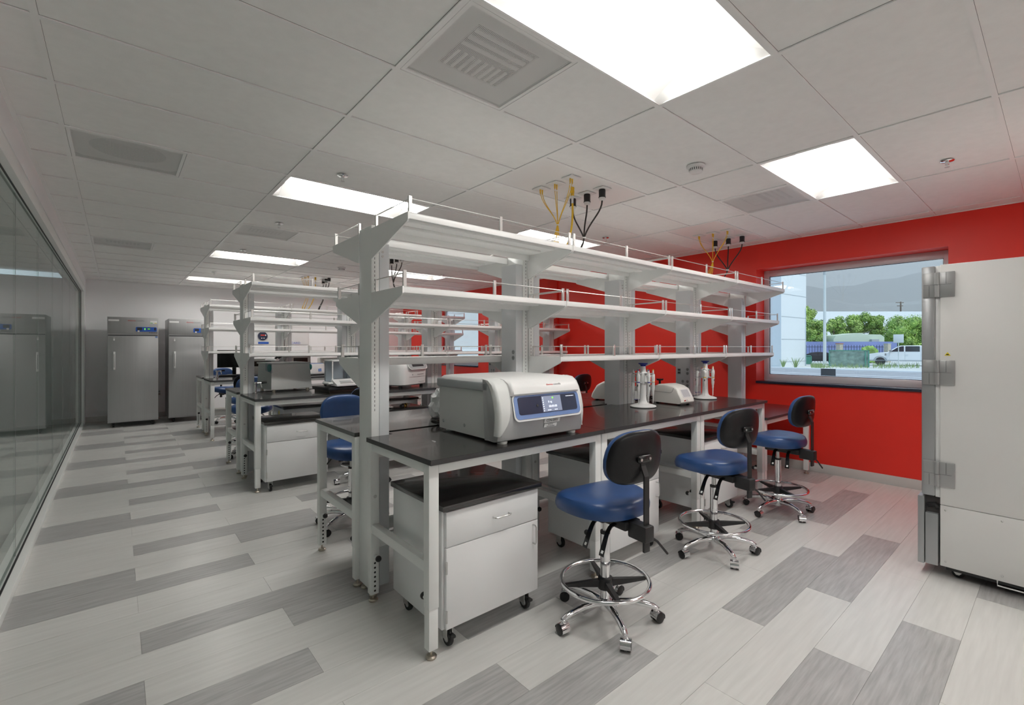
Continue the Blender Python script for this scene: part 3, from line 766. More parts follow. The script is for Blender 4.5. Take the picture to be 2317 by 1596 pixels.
# ------------------------------------------------------------------ centrifuge
TZ = .93
def make_centrifuge():
    r = thing('benchtop_centrifuge', 'light grey benchtop centrifuge with blue framed touch screen on the black worktop', 'centrifuge', (1.492, 1.945, TZ), -.02)
    w, d = .625, .66
    MB().box(.012, w-.012, .05, d-.01, .014, .29).build('side_body', 'device_light', r)
    MB().rbox(-.004, w+.004, .10, d, .272, .325, .010, 3).build('lid_rim', 'device_mid', r)
    # lid top, slightly crowned
    rg = []
    for z, sc in ((.320, 1.0), (.332, .985), (.340, .95), (.344, .85), (.346, .4)):
        rg.append([Vector((w/2+p.x, .38+p.y, z)) for p in sq_ring((w/2+.002)*sc, .285*sc, 9, 0, 44)])
    MB().loft(rg).build('lid', 'device_white', r)
    # front shell: profile along y,z swept in x with softened ends
    prof = [(.075, .014), (.030, .012), (.012, .020), (.0, .070), (-.006, .120), (-.004, .165), (.010, .225), (.030, .275), (.052, .310), (.085, .332), (.13, .338)]
    rg = []
    for x, ins in ((-.004, .022), (.0, .008), (.012, 0), (w-.012, 0), (w, .008), (w+.004, .022)):
        ring = [Vector((x, y+ins, z)) for y, z in prof]+[Vector((x, .13, .012))]
        rg.append(ring)
    MB().loft(rg).build('front_shell', 'device_grey', r)
    for q in (0, 1):                               # light cheek on both front corners, tapering into the grey front
        pts = [(.001, .045, .012), (-.003, .07, .030), (-.0065, .10, .050), (-.0088, .13, .062), (-.0068, .168, .070), (.0072, .227, .078), (.0272, .277, .086), (.0487, .312, .092), (.0827, .3347, .095), (.128, .3407, .095)]
        rows = []
        for y, z, wd in pts:
            if q: wd *= .55
            rows.append([Vector((xx if q == 0 else w-xx, y+i_, z)) for xx, i_ in ((-.0058, .045), (-.0055, .016), (.004, .003), (.012, 0), (wd-.004, 0), (wd, .006))])
        n_ = len(rows[0]); MB().add([p for rr in rows for p in rr], [(i*n_+k, i*n_+k+1, (i+1)*n_+k+1, (i+1)*n_+k) for i in range(len(rows)-1) for k in range(n_-1)]).build('cheek', 'device_light', r)
    O = Vector((.325, -.0015, .190)); U = Vector((1, 0, 0)); V = Vector((0, .020, .080)).normalized(); N = U.cross(V)
    P = lambda x, y, n=0: O+U*x+V*y+N*n
    MB().plate(P(.012, -.004, .002), U, V, .505, .148, .004, .03).build('screen_surround', 'device_white', r)
    bz = MB().plate(P(.012, -.002, .0055), U, V, .488, .130, .003, .026).build('screen_bezel', 'bezel_blue', r)
    MB().plate(P(.012, .004, .008), U, V, .440, .096, .002, .014).build('front_panel', 'panel_navy', bz)
    sc = MB().plate(P(.035, .004, .0098), U, V, .145, .088, .001, 0).build('display', 'screen_grey', bz)
    lettering('00:05:00', .018, P(.040, -.012, .0108), U, V, 'screen_text', bz, align='CENTER')
    lettering('0 xg', .017, P(.022, .014, .0108), U, V, 'screen_text', bz, align='CENTER')
    small_print(5, .009, P(.010, -.032, .0108), U, V, 'screen_text', bz, align='CENTER')
    small_print(4, .009, P(.060, -.032, .0108), U, V, 'screen_text', bz, align='CENTER')
    m = MB()
    for k in range(7): m.plate(P(-.029, .038-.012*k, .0108), U, V, .006, .006, .0003)
    tag(m.build('screen_icons', 'screen_text', bz), None, None, None, 'stuff')
    MB().cyl(P(.045, .036, .0108), P(.045, .036, .0112), .005, n=12).build('status_dot', 'led_green', bz)
    MB().cyl(P(-.075, .0, .0095), P(-.075, .0, .013), .007, n=12).build('power_key', 'ink', bz)
    small_print(13, .008, P(.150, .038, .0105), U, V, 'screen_text', bz)
    # lid handle lip that overhangs the screen
    lip = [(.022, .255), (.000, .252), (-.006, .262), (.004, .292), (.024, .318), (.060, .336), (.12, .344), (.12, .30)]
    MB().loft([[Vector((x, y+i_, z)) for y, z in lip] for x, i_ in ((.085, .018), (.095, .004), (.110, 0), (w-.055, 0), (w-.042, .004), (w-.034, .018))]).build('lid_handle', 'device_white', r)
    VL = Vector((0, .020, .055)).normalized(); PL_ = lambda x: Vector((x, .0105, .302))
    lettering('thermo', .017, PL_(.335), U, VL, 'ink_red', r); lettering('scientific', .017, PL_(.390), U, VL, 'ink_grey', r)
    # asset labels
    VB = Vector((0, -.004, .07)).normalized(); Q = lambda x, z: Vector((x, -.0065, z))
    l1 = MB().plate(Q(.365, .100), U, VB, .120, .024, .0012, 0, .25).build('asset_label', 'label_white', r)
    lettering('CEN-0001', .021, Q(.365, .100)+Vector((0, -.0012, 0)), U, VB, 'ink', l1, align='CENTER', shear=.2)
    l2 = MB().plate(Q(.352, .074), U, VB, .095, .019, .0012, 0, .25).build('asset_label', 'label_white', r)
    small_print(8, .008, Q(.352, .078)+Vector((0, -.0012, 0)), U, VB, 'ink', l2, align='CENTER')
    small_print(12, .008, Q(.352, .069)+Vector((0, -.0012, 0)), U, VB, 'ink', l2, align='CENTER')
    for y in (.11, .36, .60): 
        MB().cyl((.0125, y, .062), (.0105, y, .062), .010, n=14).build('screw_recess', 'device_mid', r)
        MB().cyl((.0125, y, .062), (.0085, y, .062), .005, n=10).build('screw', 'steel', r)
    for x in (.05, w-.06):
        for y in (.045, .58): MB().lathe([(.001, 0), (.026, 0), (.028, .004), (.028, .0145), (.001, .0145)], (x, y, 0), 20).build('foot', 'device_light', r)
    return r
make_centrifuge()
# ------------------------------------------------------------------ pipette carousels and pipettes
def make_stand(loc, label, rz):
    r = thing('pipette_stand', label, 'pipette stand', loc, rz, 'pipette carousels')
    MB().lathe([(.001, 0), (.108, 0), (.110, .004), (.001, .005)], n=32).build('base_pad', 'rubber', r)
    MB().lathe([(.001, .004), (.108, .004), (.111, .009), (.108, .015), (.080, .024), (.050, .032), (.036, .042), (.030, .060), (.0275, .10), (.026, .30), (.022, .345), (.021, .352), (.001, .352)], n=32).build('column', 'device_white', r)
    MB().lathe([(.001, .350), (.021, .350), (.024, .362), (.040, .372), (.040, .378), (.001, .378)], n=28).build('cap', 'cap_blue', r)
    hub = MB().lathe([(.026, .205), (.038, .205), (.041, .220), (.040, .290), (.034, .300), (.024, .302)], n=24).build('carousel', 'pip_white', r)
    for k in range(6):
        a = k*PI/3; c, s = math.cos(a), math.sin(a)
        m = MB()
        for z in (.215, .288):
            A = [Vector((.03*c-s*q, .03*s+c*q, z+t)) for q, t in ((-.012, -.005), (.012, -.005), (.012, .005), (-.012, .005))]
            B = [Vector((.068*c-s*q, .068*s+c*q, z+t)) for q, t in ((-.009, -.004), (.009, -.004), (.009, .004), (-.009, .004))]
            m.loft([A, B])
            m.tube([(.082*c+.016*math.cos(a+b), .082*s+.016*math.sin(a+b), z) for b in (PI*.35, PI*.6, PI*.85, PI, PI*1.15, PI*1.4, PI*1.65)], .004, 6)
        m.build('holder_arm', 'pip_grey', hub)
    return r
def make_pipette(colour, multi=False):
    r = thing('pipette', 'x', 'pipette')
    MB().lathe([(.001, .11), (.0065, .11), (.0095, .125), (.0135, .15), (.0145, .215), (.016, .240), (.0155, .262), (.010, .272), (.001, .272)], n=14).build('body', 'pip_white', r)
    MB().lathe([(.001, .272), (.0075, .272), (.0065, .300), (.001, .300)], n=12).build('plunger', 'pip_white', r)
    MB().lathe([(.001, .300), (.0062, .300), (.0062, .308), (.001, .309)], n=12).build('button', colour, r)
    MB().lathe([(.0140, .198), (.0149, .198), (.0149, .206), (.0140, .206)], n=14).build('volume_band', colour, r)
    MB().rbox(-.004, .004, .010, .030, .245, .257, .003).build('finger_hook', 'pip_grey', r)
    MB().plate((0, -.0138, .175), (1, 0, 0), (0, 0, 1), .008, .018, .0012).build('volume_window', 'ink', r)
    if multi:
        MB().rbox(-.036, .036, -.014, .014, .045, .115, .006, 3).build('manifold', 'pip_white', r)
        MB().rbox(-.034, .034, -.008, .008, .040, .046, .002).build('nozzle_row', 'cap_blue', r)
    else: MB().lathe([(.001, .02), (.0022, .02), (.0035, .06), (.0055, .095), (.0078, .098), (.0078, .112), (.001, .112)], n=12).build('shaft', 'pip_white', r)
    return r
PIP = {'yellow': make_pipette('yellow'), 'blue': make_pipette('cap_blue'), 'grey': make_pipette('pip_grey'), 'multi': make_pipette('pip_grey', True)}
CN = {'yellow': 'white pipette with yellow button', 'blue': 'white pipette with dark blue button', 'grey': 'white pipette with grey button', 'multi': 'white multichannel pipette with broad manifold'}
for (sx_, sy_), rz, lab, kinds in (((3.385, 2.395), .15, 'pipette stand standing beside the white mini centrifuge', ('yellow', 'multi', 'grey', 'blue', 'blue', 'yellow')),
                                   ((4.40, 2.375), .45, 'pipette stand behind the white mini centrifuge towards the window', ('blue', 'multi', 'grey', 'yellow', 'yellow', 'grey'))):
    make_stand((sx_, sy_, TZ), 'white round '+lab+' with blue cap', rz)
    for k, kd in enumerate(kinds):
        a = rz+k*PI/3; c, s = math.cos(a), math.sin(a)
        wh = 'the stand beside the mini centrifuge' if sx_ < 4 else 'the stand towards the window'
        first_or_dup(USED, PIP[kd], CN[kd]+' hanging on '+wh, (sx_+.084*c, sy_+.084*s, TZ+.015), a+PI/2, CN[kd]+'s on '+wh)
# ------------------------------------------------------------------ mini centrifuges (white, sloping nose with clear window)
def make_mini():
    r = thing('mini_centrifuge', 'x', 'mini centrifuge')
    w = .185
    prof = [(.33, .012), (.02, .012), (-.002, .03), (.005, .06), (.055, .145), (.10, .168), (.19, .182), (.26, .176), (.315, .155), (.33, .13)]
    rg = []
    for x, sc in ((0, .90), (.006, .96), (.02, 1), (w-.02, 1), (w-.006, .96), (w, .90)):
        rg.append([Vector((x, .165+(y-.165)*(.5+.5*sc), .012+(z-.012)*sc)) for y, z in prof])
    MB().loft(rg).build('housing', 'device_cream', r)
    U = Vector((1, 0, 0)); V = Vector((0, .050, .085)).normalized(); N = U.cross(V); O = Vector((w/2, .030, .1025))
    MB().plate(O+N*.0005, U, V, .118, .085, .002, .012).build('window_frame', 'device_white', r)
    MB().plate(O+N*.0022, U, V, .098, .070, .0012, .008).build('clear_window', 'window_plastic', r)
    f = Vector((0, .0, .045)); VF = Vector((0, .007, .03)).normalized()
    MB().cyl((.045, .0, .043), (.045, -.0025, .042), .008, n=16).build('logo_disc', 'ink_red', r)
    small_print(4, .010, (.060, -.0005, .046), U, VF, 'ink_grey', r); small_print(9, .007, (.060, -.0015, .036), U, VF, 'ink_grey', r)
    sm_ = MB().tube([(-.0012, .33, .110), (-.0012, .12, .106), (-.0012, .10, .118), (-.0012, .085, .150)], .0016, 5).build('lid_seam', 'ink_grey', r)
    for x in (.03, w-.03):
        for y in (.05, .29): MB().cyl((x, y, 0), (x, y, .014), .012, n=12).build('foot', 'rubber', r)
    return r
mini = make_mini()
first_or_dup(USED, mini, 'white mini centrifuge with sloping clear window between the two pipette stands', (3.70, 2.215, TZ), -.10, 'white mini centrifuges')
first_or_dup(USED, mini, 'white mini centrifuge half hidden behind the shelf upright of the centrifuge bench', (3.62, 3.16, TZ), PI+.6, 'white mini centrifuges')
MB().rbox(-.05, .05, -.008, .008, 0, .05, .003).rbox(-.012, .012, -.012, .012, .05, .062, .003)
kb = thing('black_knob_stand', 'small black stand with flat top behind the white mini centrifuge', 'stand', (3.98, 2.62, TZ))
MB().cyl((0, 0, 0), (0, 0, .19), .011, n=12).build('post', 'black_plastic', kb); MB().lathe([(.001, .19), (.03, .19), (.035, .20), (.035, .205), (.001, .206)], n=18).build('top', 'black_plastic', kb); MB().lathe([(.001, 0), (.045, 0), (.045, .008), (.001, .01)], n=18).build('base', 'black_plastic', kb)
wb = thing('power_adapter_box', 'white boxy adapter behind the pipette stand beside coiled black cables', 'device', (3.96, 2.92, TZ), .3)
MB().rbox(-.05, .05, -.06, .06, .008, .115, .012, 3).build('case', 'device_white', wb); MB().box(-.04, .04, -.05, .05, 0, .009).build('foot', 'rubber', wb); MB().plate((-.02, -.0605, .03), (1, 0, 0), (0, 0, 1), .04, .03, .0008).build('label_panel', 'bezel_blue', wb)
def crumple(name, label, loc, sx_, sy_, sz_, m_, rz=0, seed=1):
    random.seed(seed); bm = bmesh.new(); bmesh.ops.create_icosphere(bm, subdivisions=3, radius=1)
    for v in bm.verts:
        n = 1+random.uniform(-.13, .13); v.co = Vector((v.co.x*sx_*n, v.co.y*sy_*n, max(-.6, v.co.z)*sz_*n))
    zm = min(v.co.z for v in bm.verts); me = bpy.data.meshes.new(name)
    for v in bm.verts: v.co.z -= zm
    bm.to_mesh(me); bm.free(); me.materials.append(M[m_]); o = bpy.data.objects.new(name, me); COL.objects.link(o)
    o.location = loc; o.rotation_euler = (0, 0, rz); return tag(o, label, 'plastic bag')
def coil(name, label, loc, R, n, r, seed, m_='black_cable'):
    random.seed(seed); pts = []
    for k in range(n*14+1):
        a = 2*PI*k/14; q = R*(.75+.3*math.sin(a*.37+seed)); pts.append((q*1.4*math.cos(a), q*math.sin(a), r+.012+.012*math.sin(a*1.7+seed)+.004*(k/14)))
    o = MB().tube(pts, r, 6).build(name, m_); o.location = loc; return tag(o, label, 'cable')
crumple('plastic_bag', 'crumpled clear plastic bag behind the pipette stand', (4.10, 2.78, TZ), .09, .08, .075, 'clear_white', .3, 3)
coil('power_cable', 'coiled black power cables behind the white mini centrifuge', (3.79, 2.66, TZ), .07, 4, .004, 2)
crumple('plastic_bag', 'crumpled clear plastic bag beside the rear of the centrifuge', (1.80, 3.02, TZ), .11, .10, .13, 'clear_white', .8, 5)
coil('power_cable', 'looped black power cable behind the centrifuge', (1.60, 2.72, TZ), .045, 2, .006, 4)
# ------------------------------------------------------------------ middle bench equipment
sb = thing('stainless_bath', 'brushed metal box instrument with teal hinge discs at aisle end of middle bench', 'lab instrument', (1.31, 5.93, TZ), .16)
body = [Vector((p[0], p[1], .03)) for p in ((0, 0), (.46, 0), (.46, .40), (0, .40))]
topv = [Vector((p[0], p[1], .32)) for p in ((.015, .03), (.445, .03), (.445, .40), (.015, .40))]
MB().loft([body, topv]).build('body', 'steel_box', sb)
MB().rbox(.0, .46, .02, .42, .318, .335, .006).build('lid', 'steel_box', sb)
MB().prism([(-.01, .22), (.13, .245), (.13, .335), (.02, .335)], 'x', -.012, .012).build('clear_guard', 'plastic_clear', sb)
MB().cyl((.004, .055, .275), (-.006, .055, .275), .042, n=20).build('hinge_disc', 'teal', sb); MB().cyl((.446, .055, .275), (.470, .055, .275), .036, n=20).build('hinge_disc', 'teal', sb)
for x, y in ((.04, .03), (.42, .03), (.04, .36), (.42, .36)): MB().cyl((x, y, 0), (x, y, .031), .018, n=12).build('foot', 'brass_steel', sb)
bt = thing('weighing_table', 'low black anti vibration slab on middle bench beneath the balance', 'slab', (1.76, 5.40, TZ), .12)
MB().rbox(0, .52, 0, .42, .032, .062, .004).build('slab', 'black_plastic', bt); MB().rbox(.02, .50, .02, .40, .0, .03, .004).build('base', 'dark_wood', bt)
ba = thing('analytical_balance', 'white analytical balance with glass draught shield on the black slab', 'balance', (1.86, 5.45, TZ+.062), .12)
MB().rbox(0, .25, .10, .34, .012, .05, .008, 3).build('base', 'device_white', ba)
MB().rbox(.02, .23, .30, .34, .05, .30, .006).build('rear_housing', 'device_white', ba)
MB().rbox(.0, .25, .10, .34, .285, .305, .005).build('shield_top', 'device_white', ba)
for x in (.004, .246): MB().box(x-.002, x+.002, .11, .30, .05, .285).build('shield_glass', 'plastic_clear', ba)
MB().box(.008, .242, .104, .108, .05, .285).build('shield_glass', 'plastic_clear', ba)
for x in (.008, .242): MB().box(x-.006, x+.006, .102, .114, .05, .285).build('shield_post', 'device_white', ba)
MB().lathe([(.001, .05), (.008, .05), (.008, .075), (.045, .078), (.045, .083), (.001, .083)], (.125, .20, 0), 20).build('pan', 'steel', ba)
trm = MB().prism([(-.06, .012), (.08, .012), (.09, .075), (.07, .085), (-.06, .030)], 'x', -.02, .24).build('terminal', 'device_white', ba)
MB().plate((.11, .002, .0605), (1, 0, 0), (0, .13, .055), .13, .035, .002).build('display', 'pip_grey', trm); MB().plate((.11, -.035, .0445), (1, 0, 0), (0, .13, .055), .16, .008, .002).build('key_row', 'ink_grey', trm)
MB().rbox(-.09, -.03, .0, .16, .03, .055, .02, 3).build('side_sensor', 'device_light', ba)
for x, y in ((.02, -.03), (.22, -.03), (.02, .31), (.22, .31)): MB().cyl((x, y, 0), (x, y, .013), .014, n=12).build('foot', 'rubber', ba)
pc = thing('thermal_cycler', 'white boxy thermal cycler with tilted dark touch screen on the middle bench', 'lab instrument', (2.625, 5.36, TZ), .48)
rg = []
for z, w_, d_, y_ in ((.03, .255, .30, 0), (.045, .275, .325, 0), (.25, .278, .33, 0), (.30, .276, .322, .005), (.36, .262, .29, .03), (.385, .24, .26, .045)):
    rg.append([Vector((.28+p.x, .33+p.y+y_, z)) for p in sq_ring(w_, d_, 7, 0, 44)])
MB().loft(rg).build('housing', 'device_white', pc)
UV_ = (Vector((1, 0, 0)), Vector((0, .055, .10)).normalized()); Nn = UV_[0].cross(UV_[1]); Oo = Vector((.30, .012, .300))
MB().plate(Oo, UV_[0], UV_[1], .40, .16, .006, .05).build('screen_surround', 'device_white', pc)
MB().plate(Oo+Nn*.005, UV_[0], UV_[1], .37, .14, .004, .045).build('screen_bezel', 'device_mid', pc); MB().plate(Oo+Nn*.0085, UV_[0], UV_[1], .24, .085, .002, .0).build('display', 'ink', pc)
small_print(13, .017, (.30, -.0005, .165), (1, 0, 0), (0, 0, 1), 'ink_grey', pc); MB().cyl((.20, .001, .165), (.20, -.002, .165), .008, n=10).build('power_button', 'device_mid', pc)
small_print(18, .011, (.33, .0005, .07), (1, 0, 0), (0, 0, 1), 'ink_grey', pc); MB().box(.14, .54, -.0008, .002, .138, .1395).build('drawer_seam', 'ink_grey', pc)
for x, y in ((.06, .08), (.50, .08), (.06, .58), (.50, .58)): MB().cyl((x, y, 0), (x, y, .035), .022, n=12).build('foot', 'rubber', pc)
# loose cables on top of the cabinet
cb = coil('cable_bundle', 'bundle of white and black cables with yellow bands on the cabinet top', (2.42, 5.42, .70), .07, 3, .008, 9, 'label_white')
plg = thing('power_plug', 'pair of black plugs with yellow bands lying on the cabinet top', 'plug', (2.60, 5.36, .70), .4)
for k in (0, .10):
    MB().cyl((k, k*.6, .022), (k+.05, k*.6, .022), .021, n=14).build('plug_body', 'black_plastic', plg); MB().cyl((k+.05, k*.6, .022), (k+.058, k*.6, .022), .0215, n=14).build('plug_band', 'yellow', plg)
# valves on the shelf ends
def make_valve(loc, label, rz=0):
    r = thing('gas_valve', label, 'valve', loc, rz, 'bench gas valves')
    MB().lathe([(.001, 0), (.026, 0), (.026, .008), (.014, .012), (.014, .10), (.022, .104), (.022, .122), (.001, .124)], n=16).build('turret', 'chrome', r)
    MB().cyl((0, 0, .112), (.075, -.01, .112), .009, n=10).cyl((.05, -.008, .112), (.06, -.03, .06), .008, .006, n=10).build('nozzle', 'chrome', r)
    MB().cyl((.06, -.008, .116), (.11, -.014, .120), .012, n=12).build('handle', 'black_plastic', r); return r
make_valve((1.16, 5.98, TZ), 'chrome gas tap with black handle at the aisle end of the middle bench')
make_valve((1.26, 9.38, TZ), 'chrome gas tap with black handle at the aisle end of the far bench')
# ------------------------------------------------------------------ far bench equipment
wb2 = thing('water_bath', 'white tub shaped water bath with blue top ring on the far bench', 'lab instrument', (2.60, 9.06, TZ), .15)
rg = [[Vector((.17+p.x, .15+p.y, z)) for p in sq_ring(w_, d_, 4.5, 0, 36)] for z, w_, d_ in ((.012, .155, .145), (.03, .168, .155), (.05, .170, .157), (.17, .160, .148), (.205, .150, .138), (.212, .13, .12))]
MB().loft(rg).build('tub', 'device_white', wb2)
MB().loft([[Vector((.17+p.x, .15+p.y, z)) for p in sq_ring(w_, d_, 4, 0, 36)] for z, w_, d_ in ((.205, .145, .133), (.216, .142, .130), (.216, .115, .105), (.208, .112, .10))]).build('top_ring', 'bezel_blue', wb2)
MB().rbox(-.0, .34, -.006, .30, .014, .045, .01).build('base_band', 'device_mid', wb2); MB().plate((.21, -.001, .10), (1, 0, 0), (0, .02, .1), .06, .07, .004).build('control_panel', 'bezel_blue', wb2)
MB().box(.04, .30, .03, .27, 0, .015).build('foot', 'rubber', wb2)
for k, (x, y, rz, w_, d_, h_, l) in enumerate(((2.45, 9.95, .1, .38, .34, .36, 'cream box instrument with dark top slot on the far bench'), (1.80, 10.0, -.15, .36, .30, .30, 'low cream instrument behind the metal box on the far bench'), (3.05, 9.98, .05, .36, .32, .30, 'cream instrument beside a microscope on the far bench'))):
    r = thing('bench_instrument', l, 'lab instrument', (x, y-.30, TZ), rz)
    MB().rbox(0, w_, 0, d_, .012, h_, .02, 3).build('case', 'device_cream', r); MB().rbox(.06, w_-.06, -.003, .01, h_*.55, h_*.86, .004).build('front_slot', 'dark_wood', r); MB().box(.02, w_-.02, .02, d_-.02, 0, .013).build('foot', 'rubber', r)
mn = thing('computer_monitor', 'black flat computer monitor standing on the far bench near its aisle end', 'monitor', (1.62, 10.12, TZ), -.35)
MB().rbox(-.26, .26, -.02, .02, .14, .46, .006).build('screen_case', 'black_plastic', mn); MB().box(-.25, .25, -.022, -.019, .15, .45).build('screen', 'black_gloss', mn); MB().rbox(-.03, .03, .015, .045, .0, .25, .006).build('stand', 'black_plastic', mn); MB().rbox(-.12, .12, -.08, .12, 0, .012, .005).build('stand_base', 'black_plastic', mn)
kbd = thing('keyboard', 'flat black keyboard lying on the far bench before the monitor', 'keyboard', (1.33, 9.74, TZ), -.3)
MB().rbox(0, .42, 0, .14, 0, .02, .005).build('case', 'black_plastic', kbd); m = MB()
for a in range(14):
    for b in range(5): m.box(.012+.0285*a, .036+.0285*a, .012+.024*b, .032+.024*b, .02, .026)
tag(m.build('keys', 'ink', kbd), None, None, None, 'stuff')
mi = thing('microscope', 'black and white upright microscope on the far bench', 'microscope', (2.02, 9.02, TZ), .6)
MB().rbox(-.09, .09, -.14, .14, 0, .045, .012, 3).build('base', 'black_plastic', mi); MB().rbox(-.035, .035, .06, .13, .04, .30, .012, 3).build('arm', 'black_plastic', mi); MB().rbox(-.08, .08, -.09, .06, .13, .145, .004).build('stage', 'black_gloss', mi)
MB().cyl((0, -.02, .17), (0, -.02, .27), .03, .035, n=16).build('nosepiece', 'steel', mi); MB().rbox(-.05, .05, -.09, .13, .27, .33, .02, 3).build('head', 'device_white', mi)
for x in (-.03, .03): MB().cyl((x, -.06, .31), (x*1.1, -.16, .37), .016, .019, n=14).build('eyepiece', 'black_plastic', mi)
# ------------------------------------------------------------------ grey freezers at the end wall
def make_freezer():
    r = thing('lab_freezer', 'x', 'freezer'); w = .71
    MB().rbox(0, w, .03, .86, .085, 1.985, .004).build('cabinet', 'freezer_grey', r)
    hd = MB().rbox(0, w, 0, .035, 1.685, 1.985, .004).build('header', 'freezer_grey', r); MB().box(.004, w-.004, .004, .03, 1.665, 1.685).build('header_gap', 'freezer_grey', r)
    MB().box(.01, w-.01, .008, .03, 1.648, 1.664).build('door_gap', 'ink', r)
    dr = MB().rbox(.002, w-.002, -.012, .028, .105, 1.648, .006).build('door', 'freezer_grey', r)
    h_ = MB().rbox(.075, .105, -.055, -.030, 1.04, 1.36, .005).rbox(.078, .102, -.035, -.010, 1.045, 1.075, .003).rbox(.078, .102, -.035, -.010, 1.325, 1.355, .003).build('handle', 'device_white', dr); MB().box(.086, .094, -.0565, -.0545, 1.08, 1.32).build('handle_grip', 'ink_grey', dr)
    MB().cyl((.09, -.011, 1.605), (.09, -.022, 1.605), .012, n=12).build('lock', 'steel', dr); MB().plate((.09, -.026, 1.575), (1, 0, 0), (0, 0, 1), .022, .034, .003, .008).build('key_fob', 'label_white', dr)
    MB().plate((w-.03, -.013, 1.63), (1, 0, 0), (0, 0, 1), .035, .03, .0008).build('energy_sticker', 'bezel_blue', dr)
    cp = MB().plate((.535, -.001, 1.77), (1, 0, 0), (0, 0, 1), .30, .085, .006, .018).build('control_panel', 'panel_blue', hd)
    MB().plate((.44, -.0072, 1.778), (1, 0, 0), (0, 0, 1), .07, .05, .001).plate((.57, -.0072, 1.778), (1, 0, 0), (0, 0, 1), .05, .024, .001).plate((.66, -.0072, 1.778), (1, 0, 0), (0, 0, 1), .025, .045, .001).build('display', 'ink', hd)
    small_print(3, .02, (.572, -.0085, 1.778), (1, 0, 0), (0, 0, 1), 'led_green', hd, align='CENTER'); MB().plate((.515, -.0072, 1.775), (1, 0, 0), (0, 0, 1), .012, .03, .001).build('indicator', 'led_green', hd)
    MB().plate((.425, -.010, 1.735), (1, 0, 0), (0, 0, 1), .028, .028, .003, .010).build('key_fob', 'label_white', hd)
    lettering('thermo', .036, (.275, -.0008, 1.925), (1, 0, 0), (0, 0, 1), 'ink_red', hd); lettering('scientific', .036, (.380, -.0008, 1.925), (1, 0, 0), (0, 0, 1), 'ink_grey', hd)
    a = MB().plate((.085, -.0008, 1.925), (1, 0, 0), (0, 0, 1), .145, .032, .0012).build('asset_label', 'label_white', hd)
    b = MB().plate((w-.07, -.0008, 1.905), (1, 0, 0), (0, 0, 1), .10, .055, .0012).build('asset_label', 'label_white', hd); MB().plate((w-.10, -.0022, 1.888), (1, 0, 0), (0, 0, 1), .036, .01, .0006).build('green_mark', 'green_ink', hd); MB().plate((w-.04, -.0022, 1.888), (1, 0, 0), (0, 0, 1), .036, .01, .0006).build('yellow_mark', 'yellow_sign', hd)
    small_print(10, .02, (w-.14, -.0008, 1.71), (1, 0, 0), (0, 0, 1), 'ink', hd)
    for x in (.08, w-.08):
        for y in (.09, .78):
            c = MB().rbox(x-.03, x+.03, y-.03, y+.03, .07, .088, .003).rbox(x-.022, x-.016, y-.03, y+.03, .03, .075, .002).rbox(x+.016, x+.022, y-.03, y+.03, .03, .075, .002).build('caster', 'black_plastic', r)
            MB().cyl((x-.014, y, .035), (x+.014, y, .035), .035, n=18).build('wheel', 'rubber', c)
    return r
fz = make_freezer()
first_or_dup(USED, fz, 'tall grey upright lab freezer nearest the glass partition', (-.120, 11.24, 0), 0, 'grey upright freezers')
first_or_dup(USED, fz, 'tall grey upright lab freezer beside the far bench end', (.745, 11.30, 0), 0, 'grey upright freezers')
ow = thing('wall_outlet', 'white wall outlet plate between the two grey freezers', 'outlet', (.665, YF, .50)); MB().rbox(-.04, .04, -.008, 0, -.06, .06, .003).build('plate', 'device_white', ow)
for z in (-.025, .025): MB().rbox(-.016, .016, -.0105, -.007, z-.016, z+.016, .003).build('socket', 'ink_grey', ow)
# end wall signs
fs = thing('wall_sign', 'grey wall sign with red FIRE RISER INSIDE lettering', 'sign', (4.60, YF-.002, 1.66)); MB().rbox(-.36, .36, -.006, 0, -.21, .21, .002).build('panel', 'panel_grey', fs)
lettering('FIRE RISER', .125, (.33, -.0065, .085), (1, 0, 0), (0, 0, 1), 'ink_red', fs, align='RIGHT'); lettering('INSIDE', .125, (.20, -.0065, -.085), (1, 0, 0), (0, 0, 1), 'ink_red', fs, align='RIGHT')
cl = thing('wall_clock', 'round dark blue wall clock on the end wall', 'clock', (2.55, YF-.0215, 1.70)); MB().cyl((0, 0, 0), (0, -.03, 0), .10, n=32).build('case', 'panel_navy', cl); MB().plate((0, -.031, .02), (1, 0, 0), (0, 0, 1), .09, .025, .001, .008).build('red_panel', 'ink_red', cl)
MB().plate((-.02, -.031, -.05), (1, 0, 0), (0, 0, 1), .02, .02, .001).plate((.025, -.031, -.05), (1, 0, 0), (0, 0, 1), .02, .02, .001).plate((.06, -.031, .02), (1, 0, 0), (0, 0, 1), .02, .03, .001).build('markings', 'label_white', cl)
wbd = thing('whiteboard', 'large white notice board with blue lettering on the end wall', 'whiteboard', (2.95, YF-.002, 1.55)); MB().rbox(-.62, .62, -.02, 0, -.05, .55, .004).build('board', 'device_white', wbd); MB().plate((-.38, -.021, -.01), (1, 0, 0), (0, 0, 1), .22, .05, .001).build('blue_tag', 'panel_blue', wbd); lettering('BOARD', .075, (.42, -.021, -.01), (1, 0, 0), (0, 0, 1), 'ink_blue', wbd, align='RIGHT')
